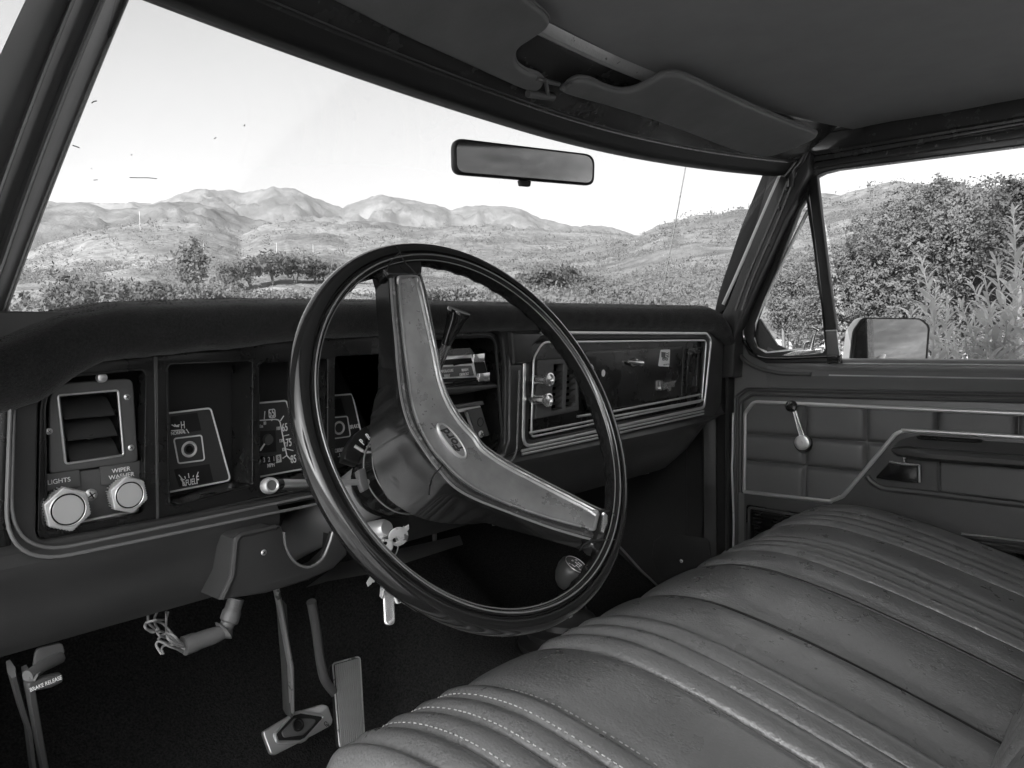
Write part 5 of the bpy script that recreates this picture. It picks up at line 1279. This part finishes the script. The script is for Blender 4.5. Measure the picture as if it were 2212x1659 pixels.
rs = [0.01, 1.5] + [3 * 300 ** (i / 230) for i in range(231)] + [900 * (3400 / 900) ** (i / 150) for i in range(1, 151)]
vs = []; 
for a in azs:
    s, c = math.sin(R(a)), math.cos(R(a))
    for r in rs: vs.append((r * s, r * c, land(a if a <= 180 else a - 360, r)))
fs = []; mi = []; n = len(rs)
for i in range(len(azs) - 1):
    for j in range(n - 1):
        fs.append((i * n + j, i * n + j + 1, (i + 1) * n + j + 1, (i + 1) * n + j)); r = rs[j]; mi.append(0 if r < 15 else (1 if r < 900 else 2))
def raw(name, vs, fs, mats, mi=None, sm=False, parent=None):
    me = bpy.data.meshes.new(name); me.from_pydata(vs, [], fs)
    for m_ in mats: me.materials.append(m_)
    if mi: me.polygons.foreach_set('material_index', mi)
    me.polygons.foreach_set('use_smooth', [sm] * len(fs)); o = bpy.data.objects.new(name, me); C.objects.link(o)
    if parent is not None: o.parent = parent; o.location = -parent.matrix_basis.translation if parent.parent is None else (0, 0, 0)
    return o
grd = raw('ground', vs, fs, [M['land_near'], M['land_mid'], M['land_far']], mi, True)
grd['kind'] = 'structure'
# pale dirt track across the flat
q = []
for i in range(60):
    px_ = lerp(455, 960, i / 59); az = azt((px_, 615))[0]; rr_ = 62 + 6 * math.sin(i * .11)
    for dr in (-2.2, 2.2): r = rr_ + dr; q.append((r * math.sin(R(az)), r * math.cos(R(az)), max(land(az, r), land(az, r + .5), land(az, r - .5)) + .12))
rd = raw('dirt_road', q, [(2 * i, 2 * i + 1, 2 * i + 3, 2 * i + 2) for i in range(59)], [M['road']], sm=True); rd['kind'] = 'structure'

def leaves(center, rad, n, size, rng, out_v, out_f, shell=.55, flat=1.0):
    """leaf quads gathered in sprays all over and inside a lumpy ellipsoid; each spray's leaves face roughly outward"""
    cx, cy, cz = center; per = 16 if n > 200 else 4
    for _ in range(max(1, n // per)):
        d = Vector((rng.gauss(0, 1), rng.gauss(0, 1), rng.gauss(0, 1)))
        if d.length < .1: continue
        d.normalize(); u = shell + (1 - shell) * rng.random() ** .7 if rng.random() < .85 else rng.random()
        lump = 1 + .34 * noise.noise(Vector((d.x * 2.3 + cx, d.y * 2.3 + cy, d.z * 2.3 + cz))) + .14 * noise.noise(Vector((d.x * 6 + cx, d.y * 6 + cy, d.z * 6)))
        c = Vector((cx + d.x * rad[0] * u * lump, cy + d.y * rad[1] * u * lump, cz + d.z * rad[2] * u * lump)); sp_ = size * rng.uniform(1.6, 3.2)
        if u > .93 and rng.random() < .25: c += d * size * rng.uniform(1, 4)
        face = (d + Vector((rng.gauss(0, .4), rng.gauss(0, .4), rng.gauss(.25, .4)))).normalized(); bs = rng.uniform(.7, 1.35)
        for _k in range(per):
            p = c + Vector((rng.gauss(0, 1), rng.gauss(0, 1), rng.gauss(0, .7))) * sp_ * .55
            nn = (face + Vector((rng.gauss(0, .55), rng.gauss(0, .55), rng.gauss(0, .55)))).normalized()
            a = nn.cross(Vector((rng.gauss(0, 1), rng.gauss(0, 1), rng.gauss(0, 1)))).normalized(); b = nn.cross(a)
            s = size * bs * rng.uniform(.6, 1.2); k = len(out_v)
            out_v += [p - a * s, p - b * s * .45 + a * s * .1, p + a * s, p + b * s * .45 + a * s * .1]; out_f.append((k, k + 1, k + 2, k + 3))
def ground_at(px_, r):
    az = azt((px_, 640))[0]; return Vector((r * math.sin(R(az)), r * math.cos(R(az)), land(az, r)))
def zat(px_, py_, r):
    az, t = azt((px_, py_)); return t * r
def shrub(name, label, cat, px_, top, r, wpx, nl, size, m, group, rng, lumps=7, trunkh=.25, low=0.0):
    """woody plant: short stems and a crown of leaf clumps standing on the ground"""
    b = ground_at(px_, r); zt = zat(px_, top, r); w_ = wpx / FPX * r / 2; H = max(zt - b.z, .5)
    root = empty(name, tuple(b), label, cat, group)
    g = G()
    for k in range(4):
        a = rng.uniform(0, 6.28); e = Vector((math.cos(a) * w_ * .45, math.sin(a) * w_ * .45, H * .6)); mpt = e * .5 + Vector((rng.uniform(-.1, .1) * w_, rng.uniform(-.1, .1) * w_, H * .12))
        g.tube([b + Vector((0, 0, -.1)), b + mpt, b + e, b + e * 1.25], [.035 * H * .5 + .01, .02 * H * .5 + .008, .012 * H * .5 + .004, .002], M['bark'], n=6)
    o = g.obj('trunk', root, fixn=False)
    v, f = [], []
    for k in range(lumps):
        a = 6.28 * k / lumps + rng.uniform(-.4, .4); rr_ = rng.uniform(.25, .6) if k else 0
        c = b + Vector((math.cos(a) * w_ * rr_, math.sin(a) * w_ * rr_, H * rng.uniform(.35 + trunkh * .5, .66) if k else H * .70))
        s = rng.uniform(.42, .6); leaves(c, (w_ * s, w_ * s, H * s * (.55 if k else .36)), nl // lumps, size, rng, v, f, .5)
    raw('crown', v, f, [m], parent=root)
    return root
rng = random.Random(5)
GL = 'shrubs on the flat beyond the dashboard'
for (x, top, r, w, n, sz, m, lab) in (
    (40, 650, 13, 130, 2600, .055, 'leaf', 'low pale leafy shrub at the foot of the driver side pillar'),
    (165, 588, 17, 190, 4200, .06, 'leafdark', 'broad dark shrub just right of the driver side pillar'),
    (265, 612, 19, 150, 2600, .06, 'leafdark', 'dark shrub between the broad dark one and the tall thin tree'),
    (345, 606, 24, 150, 2200, .07, 'leafmid', 'mid grey shrub left below the tall thin tree'),
    (440, 612, 26, 150, 2200, .07, 'leafmid', 'rounded shrub right below the tall thin tree'),
    (110, 668, 11, 120, 1800, .05, 'leaf', 'low shrub above the rounded driver end of the dash mat'),
    (540, 630, 30, 120, 1600, .08, 'leafmid', 'small shrub in front of the row of trees'),
    (500, 616, 34, 130, 1800, .08, 'leafdark', 'dark shrub directly in front of the leftmost tree of the row'),
    (620, 622, 36, 150, 2000, .09, 'leafmid', 'wide low shrub in front of the middle of the tree row'),
    (390, 640, 15, 130, 2000, .055, 'leafmid', 'low shrub close above the mat, below the tall thin tree'),
    (300, 655, 13, 130, 2000, .05, 'leaf', 'pale low shrub close above the mat, left of the tall thin tree'),
    (480, 655, 16, 120, 1600, .055, 'leaf', 'pale low shrub close above the mat, right of the tall thin tree'),
    (220, 640, 12, 130, 1800, .05, 'leafmid', 'low shrub at the front of the broad dark shrub'),
    (935, 628, 30, 90, 1200, .08, 'leafdark', 'small dark shrub beside the upper wheel spoke'),
    (1140, 630, 26, 120, 1400, .07, 'leafmid', 'pale low shrub at the left foot of the rounded thicket'),
    (1240, 596, 42, 130, 2400, .11, 'leafdark', 'right half of the thicket, slightly lower than the rounded part'),
    (1000, 622, 34, 110, 1400, .09, 'leafmid', 'small shrub seen through the upper steering wheel opening'),
    (1080, 612, 38, 90, 1400, .09, 'leafdark', 'small dark shrub left of the big rounded thicket'),
    (1190, 572, 40, 190, 4200, .12, 'leafdark', 'big rounded dark thicket behind the steering wheel rim'),
    (1275, 612, 38, 110, 1800, .10, 'leafdark', 'dark shrub on the right shoulder of the rounded thicket'),
    (1345, 640, 30, 100, 1200, .08, 'leafmid', 'low shrub left of the radio antenna')):
    shrub('shrub', lab, 'shrub', x, top, r, w, n, sz, M[m], GL, rng)
shrub('thin_tree', 'tall thin dark tree standing above the shrubs on the left', 'tree', 415, 505, 48, 74, 3000, .13, M['leafmid'], None, rng, 8, .2)
for i, (x, top, w) in enumerate(((500, 562, 76), (545, 546, 84), (592, 542, 80), (640, 550, 76), (684, 558, 70), (722, 566, 60), (760, 572, 56))):
    shrub('tree', ['leftmost tree of the row at the edge of the flat', 'second tree from the left in the row on the flat', 'tallest tree of the row on the flat, third from the left', 'fourth tree from the left in the row on the flat', 'fifth tree from the left in the row, just left of the wheel rim', 'small tree right of the fifth in the row, near the wheel rim', 'last small tree of the row, hidden partly by the wheel rim'][i], 'tree', x, top, 70 + i, w, 1300, .17, M['leafmid' if i % 2 else 'leafdark'], 'trees in a row at the edge of the flat', rng, 5)
# scrub speckling the hillsides: nobody could count it
v, f = [], []
for k in range(14000):
    u = rng.random(); r = 24 * (560 / 24) ** u; az = rng.uniform(A0, A1)
    if fbm(r * math.sin(R(az)) / 25, r * math.cos(R(az)) / 25, 9, 3) < -.25: continue
    x, y = r * math.sin(R(az)), r * math.cos(R(az)); s = rng.uniform(.35, .9) * (.55 + r / 200)
    if 55 < r < 70: continue
    z = land(az, r); leaves((x, y, z + s * .3), (s, s, s * .7), 26 if r < 120 else 12, s * (.16 if r < 120 else .3), rng, v, f, .4)
sc_ = raw('scrub', v, f, [M['leafmid']]); sc_['kind'] = 'stuff'; sc_['label'] = 'low scrub speckling the dry hillsides'
# slender pale poles on the plain
for x, yt, yb_, r, lab in ((303, 457, 482, 430, 'pale pole high on the far slope at the left'), (438, 526, 538, 300, 'short pale pole behind the tall thin tree'), (596, 524, 534, 300, 'short pale pole above the row of trees'), (675, 528, 545, 300, 'pale pole nearest the steering wheel rim')):
    az = azt((x, 500))[0]; P_ = Vector((r * math.sin(R(az)), r * math.cos(R(az)), 0)); zt = zat(x, yt, r); zb = min(land(az, r), zat(x, yb_, r))
    g = G(); g.tube([P_ + Vector((0, 0, zb)), P_ + Vector((0, 0, zt))], .06 * r / 300, M['pole'], n=6); g.obj('pole', None, lab, category='pole', group='pale poles out on the plain')

# the big bush outside the passenger window
def bigbush(name, lab, lumps, r0, n, size, m, seed):
    rg = random.Random(seed); b = ground_at(lumps[0][0], r0); root = empty(name, tuple(b), lab, 'bush'); g = G()
    v, f = [], []; tot = sum(q[2] ** 2 for q in lumps)
    for (x, y, rad, dr) in lumps:
        d = ray((x, y)); d = d / math.hypot(d.x, d.y) * (r0 + dr); R_ = rad / FPX * d.length
        leaves(tuple(d), (R_, R_, R_ * .95), int(n * rad * rad / tot), size, rg, v, f, .45)
        e = Vector(d); g.tube([b + Vector((rg.uniform(-.2, .2), rg.uniform(-.2, .2), -.1)), b.lerp(e, .5) + Vector((0, 0, -.2)), e], [.05, .03, .008], M['bark'], n=6)
    g.obj('trunk', root, fixn=False); raw('crown', v, f, [m], parent=root)
bigbush('leafy_bush', 'large dense leafy bush filling the view through the passenger window', [(1995, 560, 140, 0), (1890, 610, 105, .3), (1905, 530, 70, .6), (1975, 490, 80, .4), (2060, 470, 75, .2), (2110, 530, 110, -.3), (1850, 640, 105, .2), (1960, 680, 120, -.2), (2080, 680, 120, 0), (1800, 700, 90, 0), (2180, 620, 110, .2), (1990, 440, 40, .5), (2040, 430, 45, .3), (1850, 580, 60, .1), (2160, 450, 60, .1)], 8.5, 120000, .019, M['leaf'], 3)
bigbush('leafy_bush', 'small leafy bush seen through the vent window', [(1700, 625, 40, 0), (1735, 640, 55, .2), (1690, 660, 35, -.2), (1760, 600, 50, .3), (1745, 700, 60, 0), (1700, 690, 30, 0), (1765, 580, 30, .5)], 9.5, 20000, .020, M['leaf'], 8)
bigbush('leafy_bush', 'bush at the far right top corner of the passenger window', [(2205, 425, 40, 0), (2240, 440, 55, 0), (2230, 520, 90, 0)], 7.6, 16000, .019, M['leafdark'], 9)
# pale narrow-leaved plant close to the truck
def willow(lab, stems, seed):
    rg = random.Random(seed); s0 = stems[0]; d = ray(s0[0]); d = d / math.hypot(d.x, d.y) * s0[2]; b = Vector((d.x, d.y, -1.45))
    root = empty('narrow_leaved_plant', tuple(b), lab, 'plant'); 
    for (top, bot, r) in stems:
        T = ray(top); T = T / math.hypot(T.x, T.y) * r; Bt = ray(bot); Bt = Bt / math.hypot(Bt.x, Bt.y) * (r + rg.uniform(-.05, .05))
        base = Vector((lerp(Bt.x, b.x, .6), lerp(Bt.y, b.y, .6), -1.45)); pts = smooth([base, base.lerp(Bt, .6), Bt, (Bt + T) / 2 + Vector((rg.gauss(0, .01), rg.gauss(0, .01), 0)), T], 8)
        g = G(); g.tube(pts, [lerp(.006, .0016, i / (len(pts) - 1)) for i in range(len(pts))], M['leafpale'], n=5); g.obj('stem', root, fixn=False)
        P_ = [Vector(p) for p in pts]; L_ = [0]
        for i in range(1, len(P_)): L_.append(L_[-1] + (P_[i] - P_[i - 1]).length)
        v, f = [], []; tot = L_[-1]; s = tot * .30; phi = rg.uniform(0, 6)
        while s < tot:
            i = max(j for j in range(len(L_)) if L_[j] <= s); i = min(i, len(P_) - 2); p = P_[i].lerp(P_[i + 1], (s - L_[i]) / max(L_[i + 1] - L_[i], 1e-6)); ax = (P_[i + 1] - P_[i]).normalized()
            phi += 2.4; rad_ = ax.orthogonal().normalized(); rad_ = Matrix.Rotation(phi, 3, ax) @ rad_
            tipf = (tot - s) / tot; ln = rg.uniform(.065, .10) * (1 if tipf > .12 else .45 + tipf * 4); wd = ln * .095; up_ = lerp(.95, .35, min(1, tipf * 3))
            ns = 6; prev = p; dirv = (rad_ * (1 - up_ * .6) + ax * up_).normalized(); side_ = dirv.cross(ax).normalized(); k = len(v)
            for q_ in range(ns + 1):
                t = q_ / ns; wq = wd * math.sin(math.pi * (t * .92 + .06)) ** .8; v.append(prev - side_ * wq + ax * wq * .25); v.append(prev + side_ * wq + ax * wq * .25)
                dirv = (dirv + Vector((0, 0, -1)) * .07 + rad_ * .11).normalized(); prev = prev + dirv * (ln / ns)
            for q_ in range(ns): f.append((k + 2 * q_, k + 2 * q_ + 1, k + 2 * q_ + 3, k + 2 * q_ + 2))
            s += rg.uniform(.0075, .012)
        raw('leaves', v, f, [M['leafpale']], sm=True, parent=root)['kind'] = 'stuff'
willow('single pale narrow-leaved plant rising behind the outside mirror', [((1987, 552), (2015, 760), 2.75), ((2022, 612), (2030, 780), 2.72), ((2046, 648), (2045, 790), 2.7), ((1965, 668), (2005, 790), 2.74), ((1998, 640), (2018, 790), 2.78)], 21)
willow('tall bushy pale narrow-leaved plant at the right edge of the window', [((2188, 448), (2178, 760), 2.55), ((2150, 560), (2160, 780), 2.6), ((2125, 590), (2150, 790), 2.5), ((2096, 605), (2130, 790), 2.55), ((2072, 650), (2110, 795), 2.5), ((2210, 560), (2200, 780), 2.6), ((2240, 500), (2215, 780), 2.5), ((2170, 640), (2165, 800), 2.45), ((2105, 690), (2120, 800), 2.5), ((2140, 660), (2140, 800), 2.42), ((2085, 720), (2095, 800), 2.5), ((2200, 650), (2190, 800), 2.45), ((2060, 725), (2075, 810), 2.55)], 33)

# unseen tree added only to shade the cab from the low sun (behind the photographer)
rg = random.Random(2); ob = Vector((_sd.x, _sd.y, 0)).normalized() * 14.0
root = empty('added_shade_tree', (ob.x + .6, ob.y + .1, -1.45), 'unseen dense tree added on the driver side to shade the cab from the sun', 'tree')
g = G(); B_ = Vector((ob.x + .6, ob.y + .1, -1.5)); g.tube([B_, B_ + Vector((.1, 0, 3.2)), B_ + Vector((0, .1, 7.4))], [.28, .20, .12], M['bark'], n=12)
for k in range(6): a = k * 1.05; g.tube([B_ + Vector((0, 0, 5.0)), B_ + Vector((math.cos(a) * .8, math.sin(a) * .8, 6.6)), B_ + Vector((math.cos(a) * 1.6, math.sin(a) * 1.6, 7.8))], [.12, .08, .03], M['bark'], n=8)
g.obj('trunk', root, fixn=False); v, f = [], []
leaves((B_.x, B_.y, 14 * math.tan(SUN_EL)), (2.5, 2.5, 2.2), 30000, .10, rg, v, f, .45); raw('crown', v, f, [M['leafdark']], parent=root)
# ================================================================ AIR
hv = bpy.data.meshes.new('haze'); X_, Zb, Zt = 3700, -80, 520
hv.from_pydata([(a, b, c) for c in (Zb, Zt) for b in (-X_, X_) for a in (-X_, X_)], [], [(0, 2, 3, 1), (4, 5, 7, 6), (0, 1, 5, 4), (2, 6, 7, 3), (0, 4, 6, 2), (1, 3, 7, 5)])
hz = bpy.data.objects.new('haze', hv); C.objects.link(hz); hz['kind'] = 'stuff'; hz['label'] = 'thin pale haze over the valley and hills'
hm = bpy.data.materials.new('haze'); hm.use_nodes = True; hm.node_tree.nodes.clear()
o_ = hm.node_tree.nodes.new('ShaderNodeOutputMaterial'); v_ = hm.node_tree.nodes.new('ShaderNodeVolumePrincipled')
v_.inputs['Density'].default_value = .00014; v_.inputs['Color'].default_value = (.92, .92, .92, 1); v_.inputs['Anisotropy'].default_value = .2
hm.node_tree.links.new(v_.outputs[0], o_.inputs['Volume']); hv.materials.append(hm)
